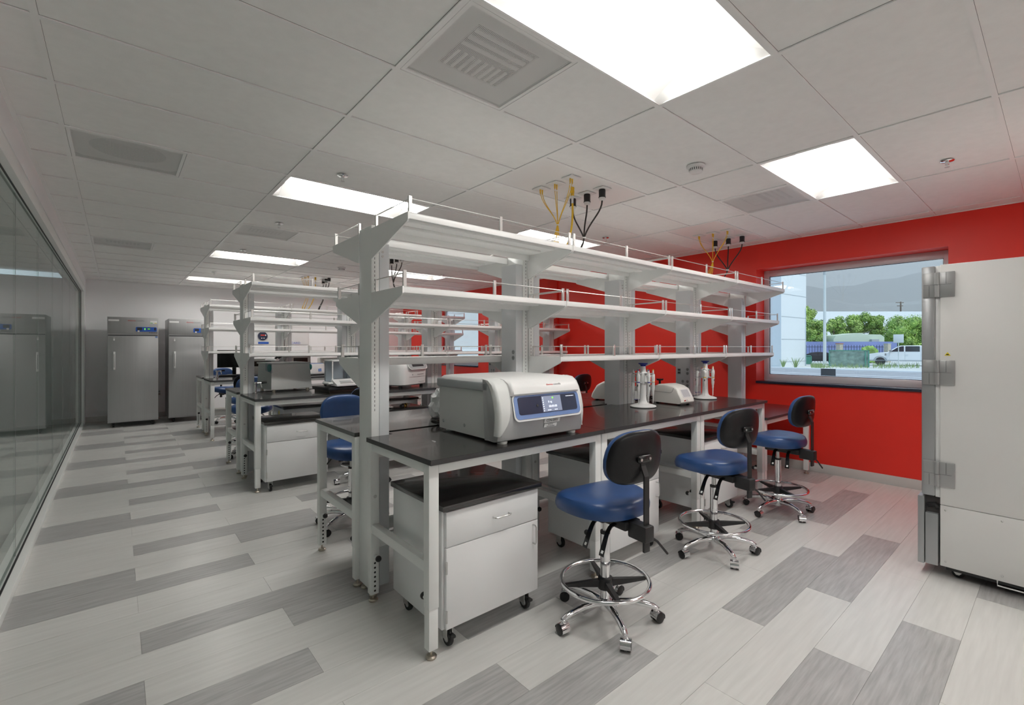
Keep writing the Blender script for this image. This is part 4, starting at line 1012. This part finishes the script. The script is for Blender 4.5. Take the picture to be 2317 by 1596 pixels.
# ------------------------------------------------------------------ white ultra low freezer at the right
uf = thing('ultra_low_freezer', 'large white upright freezer with silver hinges beside the window aisle', 'freezer', (3.862, -.46, 0))
UW = 1.02
MB().rbox(0, UW, 0, .975, .46, 1.96, .003).build('cabinet', 'freezer_white', uf)
lp = MB().rbox(0, UW, .0, .975, .078, .457, .003).build('lower_panel', 'freezer_white', uf)
for y in (.95, .70, .45):
    for z in (.43, .11): MB().ball((-.001, y, z), .0055, 8, 6).build('screw', 'steel', lp)
MB().rbox(.012, UW-.012, .975, 1.0, .50, 1.955, .003).build('door_gasket', 'device_white', uf)
dr = MB().rbox(.0, UW, 1.0, 1.066, .505, 1.955, .006).build('door', 'freezer_silver', uf)
MB().rbox(.0, UW, .985, 1.048, .07, .395, .004).build('compressor_grille', 'freezer_silver', uf); MB().rbox(-.004, UW+.004, 1.052, 1.085, .065, .495, .004).build('kick_panel', 'freezer_silver', uf); MB().box(.03, UW-.03, .975, 1.05, .39, .50).build('intake_recess', 'duct_dark', uf); MB().tube([(.03, .985, .43), (.02, 1.0, .45), (.03, 1.03, .44), (.06, 1.045, .42)], .016, 8).build('hose', 'black_plastic', uf)
for z in (1.835, 1.285, .650):
    hg = MB().rbox(-.010, 0, .905, .985, z-.078, z+.078, .003).build('hinge', 'freezer_hinge', uf)
    MB().rbox(-.010, .0, .995, 1.058, z-.078, z+.078, .003).build('hinge_leaf', 'freezer_hinge', hg); MB().cyl((-.012, .988, z-.076), (-.012, .988, z-.001), .013, n=14).build('hinge_barrel', 'freezer_hinge', hg); MB().cyl((-.012, .990, z+.001), (-.012, .990, z+.076), .013, n=14).build('hinge_barrel', 'freezer_hinge', hg)
    MB().box(-.0106, -.0098, .945, .9465, z+.004, z+.074).box(-.0106, -.0098, 1.026, 1.0275, z-.074, z-.004).box(-.0106, -.0098, .92, .985, z, z+.001).box(-.0106, -.0098, .995, 1.055, z, z+.001).build('hinge_lines', 'slot_black', hg)
tri = MB().prism([(.955, 1.392), (.925, 1.392), (.940, 1.414)], 'x', -.001, .0002).build('warning_triangle', 'yellow_sign', uf); MB().box(-.0016, -.0009, .934, .946, 1.396, 1.402).build('warning_symbol', 'ink', tri)
MB().box(.02, UW-.02, .02, .95, .055, .08).build('underframe', 'black_plastic', uf)
for x, y in ((.10, .90), (UW-.1, .90), (.10, .08), (UW-.1, .08)):
    c = MB().rbox(x-.04, x+.04, y-.05, y+.05, .068, .080, .003).prism([(y-.045, .068), (y+.045, .068), (y+.01, .018), (y-.005, .018)], 'x', x-.022, x-.017).prism([(y-.045, .068), (y+.045, .068), (y+.01, .018), (y-.005, .018)], 'x', x+.017, x+.022).build('caster', 'steel', uf)
    MB().cyl((x-.015, y, .032), (x+.015, y, .032), .032, n=18).build('wheel', 'rubber', c)
MB().tube([(.01, .72, .078), (.01, .72, .045), (.01, .60, .045), (.01, .60, .078)], .004, 6).build('pull_loop', 'device_white', uf)
# ------------------------------------------------------------------ service drops from the ceiling
PK = {-1: ', nearest the white freezer', 0: ', middle one', 1: ', nearest the grey freezers'}
def drop(b, xc, yc, side, label, cols):
    """plates, yellow data cables, air hose and black power cords above a bench"""
    zt = HC+.004; top = 2.14
    ty = Vector((xc+.02, yc+.09, 2.44)); te = Vector((xc-.06, BYC[b]+.06, top))
    n = 0
    for k in (-1, 0, 1):
        px, py = xc-.19, yc+.17*k
        p = thing('ceiling_data_plate', 'white data plate in ceiling panel '+label+PK[k], 'outlet plate', (px, py, zt), 0, 'ceiling outlet plates '+label)
        MB().rbox(-.055, .055, -.055, .055, -.008, 0, .003).build('plate', 'device_white', p)
        for q in (-.011, .011):
            a = Vector((px+q, py, zt-.008)); knot = Vector((xc-.14+q*.3, yc+.03+q*.2+k*.003, 2.43)); e = Vector((xc-.17+q*1.2+.012*k, BYC[b]+.04+.02*k, 2.125))
            pts = bez(a, a+Vector((0, 0, -.13)), knot+Vector((0, k*.05, .13)), knot, 9)+bez(knot, knot+Vector((q*1.5, .01*k, -.10)), e+Vector((q*1.5+.03, .02*k, .12)), e, 8)[1:]
            r = thing('data_cable', 'thin yellow data cable '+label+PK[k], 'cable', a, 0, 'yellow data cables '+label)
            MB().tube([v-a for v in pts], .0032, 6).build('cord', 'yellow', r); MB().cyl((0, 0, .002), (0, 0, -.035), .0065, .005, n=8).build('connector', 'yellow', r); MB().cyl((0, 0, -.045), (0, 0, -.052), .0042, n=8).build('cable_tag', 'label_white', r)
    kn = Vector((xc-.14, yc+.03, 2.43)); tg = MB().lathe([(.001, -.003), (.011, -.003), (.011, .003), (.001, .003)], kn, 12).build('cable_tie', 'label_white'); tag(tg, 'white cable tie round the yellow cables '+label, 'cable tie', 'cable ties '+label)
    kb_ = Vector((xc+.12, yc-.02, 2.36))
    for k in (-1, 0, 1):
        px, py = xc+.18, yc+.165*k; a = Vector((px, py, zt-.008))
        p = thing('ceiling_power_plate', 'white power plate in ceiling panel '+label+PK[k], 'outlet plate', (px, py, zt), 0, 'ceiling outlet plates '+label)
        MB().rbox(-.055, .055, -.055, .055, -.008, 0, .003).build('plate', 'device_white', p)
        r = thing('power_cable', 'black power cable with plug '+label+PK[k], 'power cord', a, 0, 'black power cords '+label)
        MB().lathe([(.001, .0), (.026, .0), (.028, -.010), (.027, -.058), (.030, -.062), (.030, -.068), (.001, -.068)], n=16).build('plug', 'black_plastic', r); MB().lathe([(.001, -.068), (.026, -.068), (.024, -.088), (.012, -.092), (.001, -.092)], n=16).build('plug_cap', 'device_white', r)
        s = a+Vector((0, 0, -.09)); e = Vector((xc+.12+.014*k, BYC[b]+.05+.012*k, 2.125))
        pts = bez(s, s+Vector((0, 0, -.10)), kb_+Vector((.004*k, .07*k, .13)), kb_+Vector((.004*k, .006*k, 0)), 9)+bez(kb_+Vector((.004*k, .006*k, 0)), kb_+Vector((.006*k, 0, -.08)), e+Vector((0, 0, .1)), e, 6)[1:]
        MB().tube([v-a for v in pts], .0065, 8).build('cord', 'black_cable', r)
    tag(MB().lathe([(.001, -.003), (.017, -.003), (.017, .003), (.001, .003)], kb_, 12).build('cable_tie', 'label_white'), 'white cable tie round the black cords '+label, 'cable tie', 'cable ties '+label)
    if 'hose' in cols:
        a = Vector((xc-.02, yc-.02, zt)); r = thing('air_hose', 'thick yellow air hose with brass coupling hanging '+label, 'hose', a)
        MB().lathe([(.001, 0), (.016, 0), (.016, -.018), (.012, -.022), (.016, -.026), (.016, -.044), (.012, -.048), (.015, -.052), (.015, -.066), (.001, -.068)], n=14).build('fitting', 'yellow', r); MB().lathe([(.001, -.066), (.010, -.066), (.012, -.085), (.009, -.10), (.009, -.13), (.001, -.132)], n=12).build('coupling', 'chrome', r)
        e = Vector((xc-.10, BYC[b]+.02, 2.125))-a; MB().tube(bez((0, 0, -.125), (.0, -.01, -.32), (-.02, .0, -.45), e, 12), .008, 8).build('hose', 'yellow', r)
drop(1, X0+TX*2.5, 2.68, 0, 'over the centrifuge', ('hose',))
drop(1, X0+TX*4.5+.05, 2.66, 0, 'over the pipette stands', ())
drop(2, X0+TX*2.5+.05, 6.40, 0, 'over the middle bench', ('hose',))
drop(3, X0+TX*2.5, 9.30, 0, 'over the far bench', ('hose',))
# ------------------------------------------------------------------ outside, seen through the window
GZ0 = -.40
def rzp(px): v = ray(px, CY); return math.atan2(-v.x, v.y)     # facing square to the line of sight, as the street runs
def gpt(px, py): return at(px, py, (CAMH-GZ0)*F_PX/(py-CY))           # ground point behind a pixel
def zpx(py, d): return CAMH+(CY-py)/F_PX*d
tag(MB().box(6.45, 900, -500, 900, GZ0-.3, GZ0).build('ground', 'out_concrete'), 'pale dusty ground and pavement outside the window', None, None, 'structure')
tag(MB().box(31, 43, -300, 400, GZ0, GZ0+.012).build('road', 'out_road'), 'grey asphalt road outside the window', None, None, 'structure')
for k, (xa, w_) in enumerate(((31.6, .35), (33.6, .3), (36.0, .22))):
    tag(MB().box(xa, xa+w_, -200, 300, GZ0+.012, GZ0+.016).build('road_line', 'out_line'), ('white edge line of the road nearest the building', 'white lane line in the middle of the road', 'thin white lane line beside the far kerb')[k], 'road line')
tag(MB().box(43, 43.5, -300, 400, GZ0, GZ0+.10).build('kerb', 'out_line'), 'pale concrete kerb along the far side of the road', None, None, 'structure')
# neighbouring white building
A = at(1768, 800, 43); B = at(1824, 800, 46.3); back = Vector((.30, .95, 0))
nb = thing('neighbour_building', 'white panelled building corner seen through the window', 'building', (A.x, A.y, GZ0))
a2, b2 = Vector((0, 0)), Vector((B.x-A.x, B.y-A.y)); l2 = at(1728, 800, 44.8); c2 = Vector((l2.x-A.x, l2.y-A.y)); e2 = b2+(c2-a2)*1.2
poly = [a2, b2, e2, c2*1.2]
MB().prism([(p.x, p.y) for p in poly], 'z', 0, 13.5).build('walls', 'out_wall', nb)
for k in range(6):
    z = (1.36*(k+1)-.42+GZ0-CAMH)*1.536+CAMH-GZ0; u = (b2-a2).normalized(); n = Vector((u.y, -u.x))*.012
    m = MB(); P0 = [Vector((*(a2+n), z)), Vector((*(b2+n), z)), Vector((*(b2+n), z+.045)), Vector((*(a2+n), z+.045))]; m.add(P0, [(0, 1, 2, 3)]).build('panel_joint', 'out_joint', nb)
u = (c2-a2).normalized(); n = Vector((-u.y, u.x))*.03; q0, q1 = a2-u*.0, a2+u*2.2
MB().prism([tuple(q0+n), tuple(q1+n), tuple(q1-n), tuple(q0-n)], 'z', 0, 9.8).build('side_cladding', 'out_wall', nb)
# lamp post
p = gpt(1866, 829.5); lp_ = thing('lamp_post', 'tall pale grey lamp post outside the window', 'lamp post', (p.x, p.y, GZ0))
MB().cyl((0, 0, 0), (0, 0, 8.7), .15, .10, n=14).build('pole', 'sign_back', lp_); MB().cyl((0, 0, 8.7), (0, 0, 9.0), .13, n=14).build('cap', 'out_joint', lp_); MB().box(-.25, .25, -.25, .25, 0, .12).build('base', 'out_line', lp_)
# sign seen from behind
p = gpt(2033, 832); sg = thing('street_sign', 'blank back of a rectangular street sign on a thin post', 'sign', (p.x, p.y, GZ0), rzp(2033)); d = (CAMH-GZ0)*F_PX/(832-CY)
MB().cyl((0, 0, 0), (0, 0, zpx(758, d)-GZ0), .035, n=8).build('post', 'sign_back', sg); MB().rbox(-.37, .37, -.06, -.035, zpx(776, d)-GZ0, zpx(757, d)-GZ0, .01).build('panel', 'sign_back', sg)
# electrical cabinets
R90 = rzp(1900)
p = gpt(1920, 830.5); tb = thing('utility_cabinet', 'long dark green utility enclosure behind grass outside', 'utility cabinet', (p.x, p.y, GZ0), R90)
MB().box(-1.48, 1.48, 0, 1.1, 0, 1.5).build('body', 'box_green', tb)
for x in (-1.51, 1.28, 1.53): MB().box(x-.05, x+.05, -.05, 0, 0, 1.55).build('corner_post', 'box_frame', tb)
MB().box(-1.56, 1.58, -.05, 0, 1.48, 1.56).build('top_rail', 'box_frame', tb)
p = gpt(1822, 826); tb = thing('utility_cabinet', 'small green utility frame with pipes beside the white building', 'utility cabinet', (p.x, p.y, GZ0), R90)
MB().tube([(-.54, 0, 0), (-.54, 0, .86), (-.48, 0, .94), (.48, 0, .94), (.54, 0, .86), (.54, 0, 0)], .045, 8).build('frame', 'box_frame', tb); MB().box(-.48, .0, -.02, .02, .08, .85).build('grey_panel', 'out_wall', tb); MB().box(.04, .50, -.02, .02, .08, .85).build('green_panel', 'box_frame', tb)
MB().tube([(-.3, -.06, 0), (-.3, -.06, .5), (-.15, -.06, .62), (-.1, -.06, .45)], .04, 8).build('pipe', 'brick_tan', tb)
# vehicles
def wheel(x, y, r, w_, par, rim):
    o = MB().lathe([(r*.62, -w_/2), (r*.97, -w_/2), (r, -w_*.3), (r, w_*.3), (r*.97, w_/2), (r*.62, w_/2)], n=24); o.v = [(x+q[0], y+q[2], r+q[1]) for q in o.v]; t = o.build('wheel', 'tyre', par)
    MB().cyl((x, y-w_*.34, r), (x, y+w_*.34, r), r*.63, n=20).build('hub', 'ink', t)
    for k in range(8):
        a = k*PI/4; c, s = math.cos(a), math.sin(a)
        MB().loft([[Vector((x+c*.05-s*q, y-w_*.36, r+s*.05+c*q)) for q in (-.035, .035)]+[Vector((x+c*.05-s*q, y-w_*.28, r+s*.05+c*q)) for q in (.035, -.035)], [Vector((x+c*r*.6-s*q, y-w_*.36, r+s*r*.6+c*q)) for q in (-.045, .045)]+[Vector((x+c*r*.6-s*q, y-w_*.28, r+s*r*.6+c*q)) for q in (.045, -.045)]]).build('rim_spoke', rim, t)
p = gpt(1991.5, 827.5)
tk = thing('pickup_truck', 'white crew cab pickup truck parked across the street', 'truck', (p.x, p.y, GZ0), rzp(1992))
prof = [(-.95, .55), (-1.0, .75), (-.98, 1.02), (-.90, 1.16), (-.2, 1.27), (.62, 1.34), (1.35, 1.86), (1.62, 1.98), (3.1, 2.0), (3.55, 1.95), (3.62, 1.42), (5.5, 1.42), (5.55, .62), (5.4, .55), (3.9, .5), (.8, .48)]
yy = [(0, .06), (.05, .0), (1.95, .0), (2.0, .06)]
MB().loft([[Vector((x+(.0 if i_ == 0 else 0), y, z if z < 1.3 else z-i_) ) for x, z in prof] for y, i_ in yy]).build('body', 'truck_white', tk)
MB().loft([[Vector((x, y, z)) for x, z in ((.80, 1.38), (1.42, 1.84), (1.72, 1.92), (1.85, 1.92), (1.85, 1.40))] for y in (-.012, .03)]).build('side_window', 'car_glass', tk)
MB().loft([[Vector((x, y, z)) for x, z in ((1.97, 1.40), (1.97, 1.92), (3.0, 1.92), (3.05, 1.88), (3.05, 1.40))] for y in (-.012, .03)]).build('side_window', 'car_glass', tk)
MB().box(-.99, 5.5, -.02, .02, .46, .58).build('side_sill', 'out_joint', tk)
MB().tube([(.52*math.cos(a), -.015, .42+.52*math.sin(a)) for a in [PI*k/10 for k in range(11)]], .045, 6).build('wheel_arch', 'out_joint', tk)
for x in (2.0, 3.15): MB().rbox(x, x+.22, -.04, -.01, 1.12, 1.16, .01).build('door_handle', 'truck_white', tk)
MB().box(1.93, 1.945, -.004, .002, .6, 1.38).box(3.12, 3.135, -.004, .002, .6, 1.9).box(.74, .755, -.004, .002, .6, 1.36).build('door_seam', 'out_joint', tk)
MB().rbox(.72, .92, -.26, -.03, 1.36, 1.56, .03).build('mirror', 'ink_grey', tk); MB().rbox(-1.01, -.90, -.02, .35, .92, 1.08, .02).build('headlight', 'car_glass', tk); MB().rbox(-1.06, -.92, -.02, 2.0, .50, .74, .03).build('bumper', 'steel', tk); MB().rbox(.36, .5, -.012, .02, 1.0, 1.22, .02).build('side_vent', 'ink_grey', tk)
for x in (0, 4.05):
    for y in (.12, 1.86): wheel(x, y, .42, .28, tk, 'device_white')
p = gpt(1846, 825); ck = thing('parked_car', 'black car parked behind the lamp post', 'car', (p.x, p.y, GZ0), rzp(1846))
prof = [(-2.0, .35), (-2.05, .62), (-1.85, .80), (-1.2, .92), (-.45, 1.26), (.2, 1.33), (1.0, 1.28), (1.7, .96), (2.3, .86), (2.4, .6), (2.35, .35)]
MB().loft([[Vector((x, y, z-i_ if z > .9 else z)) for x, z in prof] for y, i_ in ((0, .06), (.06, 0), (1.7, 0), (1.76, .06))]).build('body', 'car_black', ck)
MB().loft([[Vector((x, y, z)) for x, z in ((-.95, .93), (-.40, 1.18), (.15, 1.22), (.15, .93))] for y in (-.012, .03)]).build('side_window', 'car_glass', ck); MB().loft([[Vector((x, y, z)) for x, z in ((.23, .93), (.23, 1.22), (.95, 1.18), (1.4, .95))] for y in (-.012, .03)]).build('side_window', 'car_glass', ck)
for x in (-1.3, 1.45):
    for y in (.1, 1.66): wheel(x, y, .33, .2, ck, 'pip_grey')
# wall, fence, pillars
def wallbox(name, px0, px1, d, h, t, m_, label, cat):
    a, b = at(px0, CY, d), at(px1, CY, d); u = Vector((b.x-a.x, b.y-a.y, 0)); L = u.length; o = MB().box(0, L, 0, t, 0, h).build(name, m_); o.location = (a.x, a.y, GZ0); o.rotation_euler = (0, 0, math.atan2(u.y, u.x)); return tag(o, label, cat)
bw = wallbox('boundary_wall', 1780, 2030, 62, 2.55, .25, 'blue_wall', 'long blue painted boundary wall behind the parked cars', 'wall')
a, b = at(1780, CY, 57), at(2010, CY, 57); u = Vector((b.x-a.x, b.y-a.y, 0)); L = u.length
fn = thing('iron_fence', 'dark iron bar fence in front of the blue wall', 'fence', (a.x, a.y, GZ0), math.atan2(u.y, u.x)); MB().box(0, L, -.03, .03, 1.82, 1.88).build('top_rail', 'fence', fn); MB().box(0, L, -.03, .03, .3, .36).build('bottom_rail', 'fence', fn)
m = MB(); k = 0
while k*.34 < L: m.box(k*.34, k*.34+.035, -.02, .02, 0, 2.08); k += 1
tag(m.build('bars', 'fence', fn), None, None, None, 'stuff')
a = at(1900, CY, 56); bp = thing('brick_pillar', 'tan brick pillar with red coping in the iron fence', 'pillar', (a.x, a.y, GZ0), -TH+.3); MB().box(0, .52, 0, .5, 0, 2.2).build('shaft', 'brick_tan', bp); MB().box(-.04, .56, -.04, .54, 2.2, 2.3).build('coping', 'brick_red', bp)
for k in range(10): MB().box(-.004, .524, -.004, .5, .2*k+.19, .2*k+.205).build('mortar_joint', 'out_joint', bp)
a = at(2009, CY, 56); bp = thing('block_pillar', 'grey block pillar at the end of the iron fence', 'pillar', (a.x, a.y, GZ0), -TH+.3); MB().box(0, .5, 0, .5, 0, 2.2).build('shaft', 'brick_tan', bp); MB().box(-.03, .53, -.03, .53, 2.2, 2.28).build('coping', 'out_joint', bp)
# pale roofs beyond the wall
a = at(1886, CY, 64); b = at(2006, CY, 64); u = Vector((b.x-a.x, b.y-a.y, 0)); L = u.length
tr_ = thing('pale_shed', 'pale green low shed roofs beyond the blue wall', 'shed', (a.x, a.y, GZ0), math.atan2(u.y, u.x))
MB().prism([(0, 0), (L*.55, 0), (L*.55, 3.75), (L*.45, 3.75), (L*.05, 3.4), (0, 2.9)], 'y', 0, 3).build('roof', 'pale_green', tr_); MB().prism([(L*.55, 0), (L, 0), (L, 3.2), (L*.93, 3.55), (L*.55, 3.6)], 'y', .4, 3.4).build('roof', 'pale_green', tr_); MB().box(L*.72, L*.86, -.02, .5, 2.4, 2.9).build('dark_opening', 'out_joint', tr_)
wh = wallbox('warehouse', 1700, 2300, 120, 10.9, 20, 'out_wall', 'wide pale flat roofed warehouse behind the trees', 'building')
a = at(2038, CY, 146); up = thing('utility_pole', 'wooden utility pole with crossarms behind the trees', 'utility pole', (a.x, a.y, GZ0), -TH); MB().cyl((0, 0, 0), (0, 0, 15.9), .28, .2, n=8).build('pole', 'bark', up)
for z, w_ in ((15.6, 1.5), (14.6, 1.1)): MB().box(-w_, w_*.6, -.1, .1, z-.1, z+.1).build('crossarm', 'bark', up)
# trees
def tree(px, d, ztop, crown, label, seed, mats=('leaf', 'leaf_light')):
    random.seed(seed); a = at(px, CY, d); r = thing('street_tree', label, 'tree', (a.x, a.y, GZ0), 0, 'trees beyond the blue wall')
    MB().tube([(0, 0, 0), (.1, .05, 1.5), (-.1, .1, 3.0), (.15, .0, ztop-crown[2]*.8)], [.28, .22, .18, .08], 8).build('trunk', 'bark', r)
    for s in (-1, 1): MB().tube([(0, .05, 2.0), (s*.8, .2, 3.0), (s*1.5, .1, ztop-crown[2]*.9)], [.13, .10, .04], 6).build('branch', 'bark', r)
    blobs = [(random.gauss(0, .42)*crown[0], random.gauss(0, .42)*crown[1], ztop-crown[2]+random.uniform(-.75, .68)*crown[2], random.uniform(.28, .46)*crown[2]) for _ in range(26)]
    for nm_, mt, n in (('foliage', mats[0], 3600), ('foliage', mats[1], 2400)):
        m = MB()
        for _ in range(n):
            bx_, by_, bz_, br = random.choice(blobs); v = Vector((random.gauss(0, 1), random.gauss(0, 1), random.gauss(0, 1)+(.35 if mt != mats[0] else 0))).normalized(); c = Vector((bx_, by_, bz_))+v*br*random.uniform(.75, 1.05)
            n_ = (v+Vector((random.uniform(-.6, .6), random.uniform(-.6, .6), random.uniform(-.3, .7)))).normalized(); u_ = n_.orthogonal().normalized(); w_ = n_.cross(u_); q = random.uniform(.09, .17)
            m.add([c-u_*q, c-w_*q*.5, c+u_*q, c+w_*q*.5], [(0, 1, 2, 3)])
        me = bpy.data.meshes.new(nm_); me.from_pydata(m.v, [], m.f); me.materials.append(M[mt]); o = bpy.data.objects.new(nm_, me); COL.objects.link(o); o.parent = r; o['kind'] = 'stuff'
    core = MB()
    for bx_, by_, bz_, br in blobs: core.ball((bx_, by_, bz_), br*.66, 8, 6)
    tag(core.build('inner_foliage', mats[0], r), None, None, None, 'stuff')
tree(1846, 66, 5.7, (2.1, 1.6, 1.7), 'rounded street tree with open trunk beside the lamp post', 11)
tree(1895, 70, 6.4, (2.8, 1.3, 1.55), 'street tree between lamp post and brick pillar', 12)
tree(1938, 71, 7.1, (3.0, 1.3, 1.75), 'tallest street tree above the pale shed roof', 13)
tree(1985, 71, 6.7, (2.8, 1.3, 1.7), 'street tree above the far end of the blue wall', 14)
tree(2032, 66, 6.5, (2.8, 1.8, 2.9), 'dense street tree behind the street sign', 15)
tree(2078, 66, 6.3, (2.8, 1.8, 2.9), 'street tree above the pickup truck', 16)
tree(1822, 72, 8.3, (.9, 1.0, 2.2), 'slim yellow green tree beside the white building', 17, ('leaf_light', 'leaf_light'))
# low planting
def agave(px, py, s, label):
    p = gpt(px, py); r = thing('agave_plant', label, 'plant', (p.x, p.y, GZ0)); random.seed(int(px))
    for k in range(16):
        a = k*2.4; t = .35+.6*random.random(); c, s_ = math.cos(a), math.sin(a)
        MB().loft([[Vector((c*.05-s_*q, s_*.05+c*q, 0)) for q in (-.05, .05)]+[Vector((c*.08, s_*.08, .03))], [Vector((c*.4*s*t-s_*q, s_*.4*s*t+c*q, .5*s)) for q in (-.03, .03)]+[Vector((c*.42*s*t, s_*.42*s*t, .52*s))], [Vector((c*.75*s*t, s_*.75*s*t, .9*s+.01*q)) for q in (0, 1, 2)]]).build('leaf_blade', 'grass', r)
agave(1800, 832.5, 1.0, 'spiky agave plant beside the white building'); agave(1772, 832, .8, 'spiky agave plant at the building corner')
m = MB(); random.seed(5)
for _ in range(900):
    c = gpt(random.choice((random.uniform(1836, 1866), random.uniform(1868, 1965), random.uniform(1975, 2080))), random.uniform(827, 834)); h_ = random.uniform(.15, .5); a = random.uniform(0, 6.3); e = Vector((math.cos(a)*.12, math.sin(a)*.12, 0))
    m.add([c-e*.2, c+e*.2, c+e+Vector((0, 0, h_))], [(0, 1, 2)])
tag(m.build('dry_grass', 'grass'), 'sparse dry grass tufts along the pavement', 'grass', None, 'stuff')
p = gpt(1966, 822); crumple('green_shrub', 'x', (p.x, p.y, GZ0), .9, .9, 1.2, 'leaf', 0, 8); o = bpy.data.objects['green_shrub']; tag(o, 'small dark green shrub beside the pickup truck bonnet', 'shrub')
# mountains
ridge = [(1500, 690), (1650, 665), (1760, 650), (1820, 646), (1850, 651), (1862, 654), (1885, 648), (1930, 647), (1952, 642), (1978, 634), (2005, 632), (2032, 629), (2060, 621), (2095, 614), (2200, 600), (2400, 620), (2700, 660)]
def ridge_y(px):
    for (a, ya), (b, yb) in zip(ridge[:-1], ridge[1:]):
        if a <= px <= b: return ya+(yb-ya)*(px-a)/(b-a)
    return 690
random.seed(3); NX, NY = 150, 22; vs = []; fs = []
ph = [random.uniform(0, 6.3) for _ in range(12)]
for j in range(NY):
    t = j/(NY-1)
    for i in range(NX):
        px = 1500+1150*i/(NX-1); d = 1700+t*900
        top = zpx(ridge_y(px), 2600)
        rough = sum(math.sin(px*f_+t*g_+p_)*a_ for f_, g_, a_, p_ in ((.05, 3, .5, ph[0]), (.11, 7, .3, ph[1]), (.23, -9, .16, ph[2]), (.47, 13, .08, ph[3])))
        p = at(px, CY, d); z = GZ0+(top-GZ0)*(t**.85)+rough*20*t*(1-t)*2.2+(random.uniform(-1.5, 1.5) if 0 < j < NY-1 else 0)
        vs.append((p.x, p.y, z))
for j in range(NY-1):
    for i in range(NX-1): q = j*NX+i; fs.append((q, q+1, q+NX+1, q+NX))
me = bpy.data.meshes.new('mountain_range'); me.from_pydata(vs, [], fs); me.materials.append(M['mountain']); me.polygons.foreach_set('use_smooth', [True]*len(me.polygons)); mo = bpy.data.objects.new('mountain_range', me); COL.objects.link(mo)
tag(mo, 'hazy blue mountain range on the horizon outside the window', 'mountain')
# haze that lies over the plain between the street and the mountains
hm = bpy.data.materials.new('haze'); hm.use_nodes = True; t = hm.node_tree; t.nodes.clear()
ho = t.nodes.new('ShaderNodeOutputMaterial'); hv = t.nodes.new('ShaderNodeVolumeScatter'); hv.inputs['Color'].default_value = (.93, .96, 1, 1); hv.inputs['Density'].default_value = .00075
t.links.new(hv.outputs[0], ho.inputs['Volume']); M['haze'] = hm
tag(MB().box(260, 4200, -900, 2600, GZ0+.5, 700).build('haze', 'haze', None, False), 'pale blue haze in front of the mountain range', 'haze', None, 'stuff')
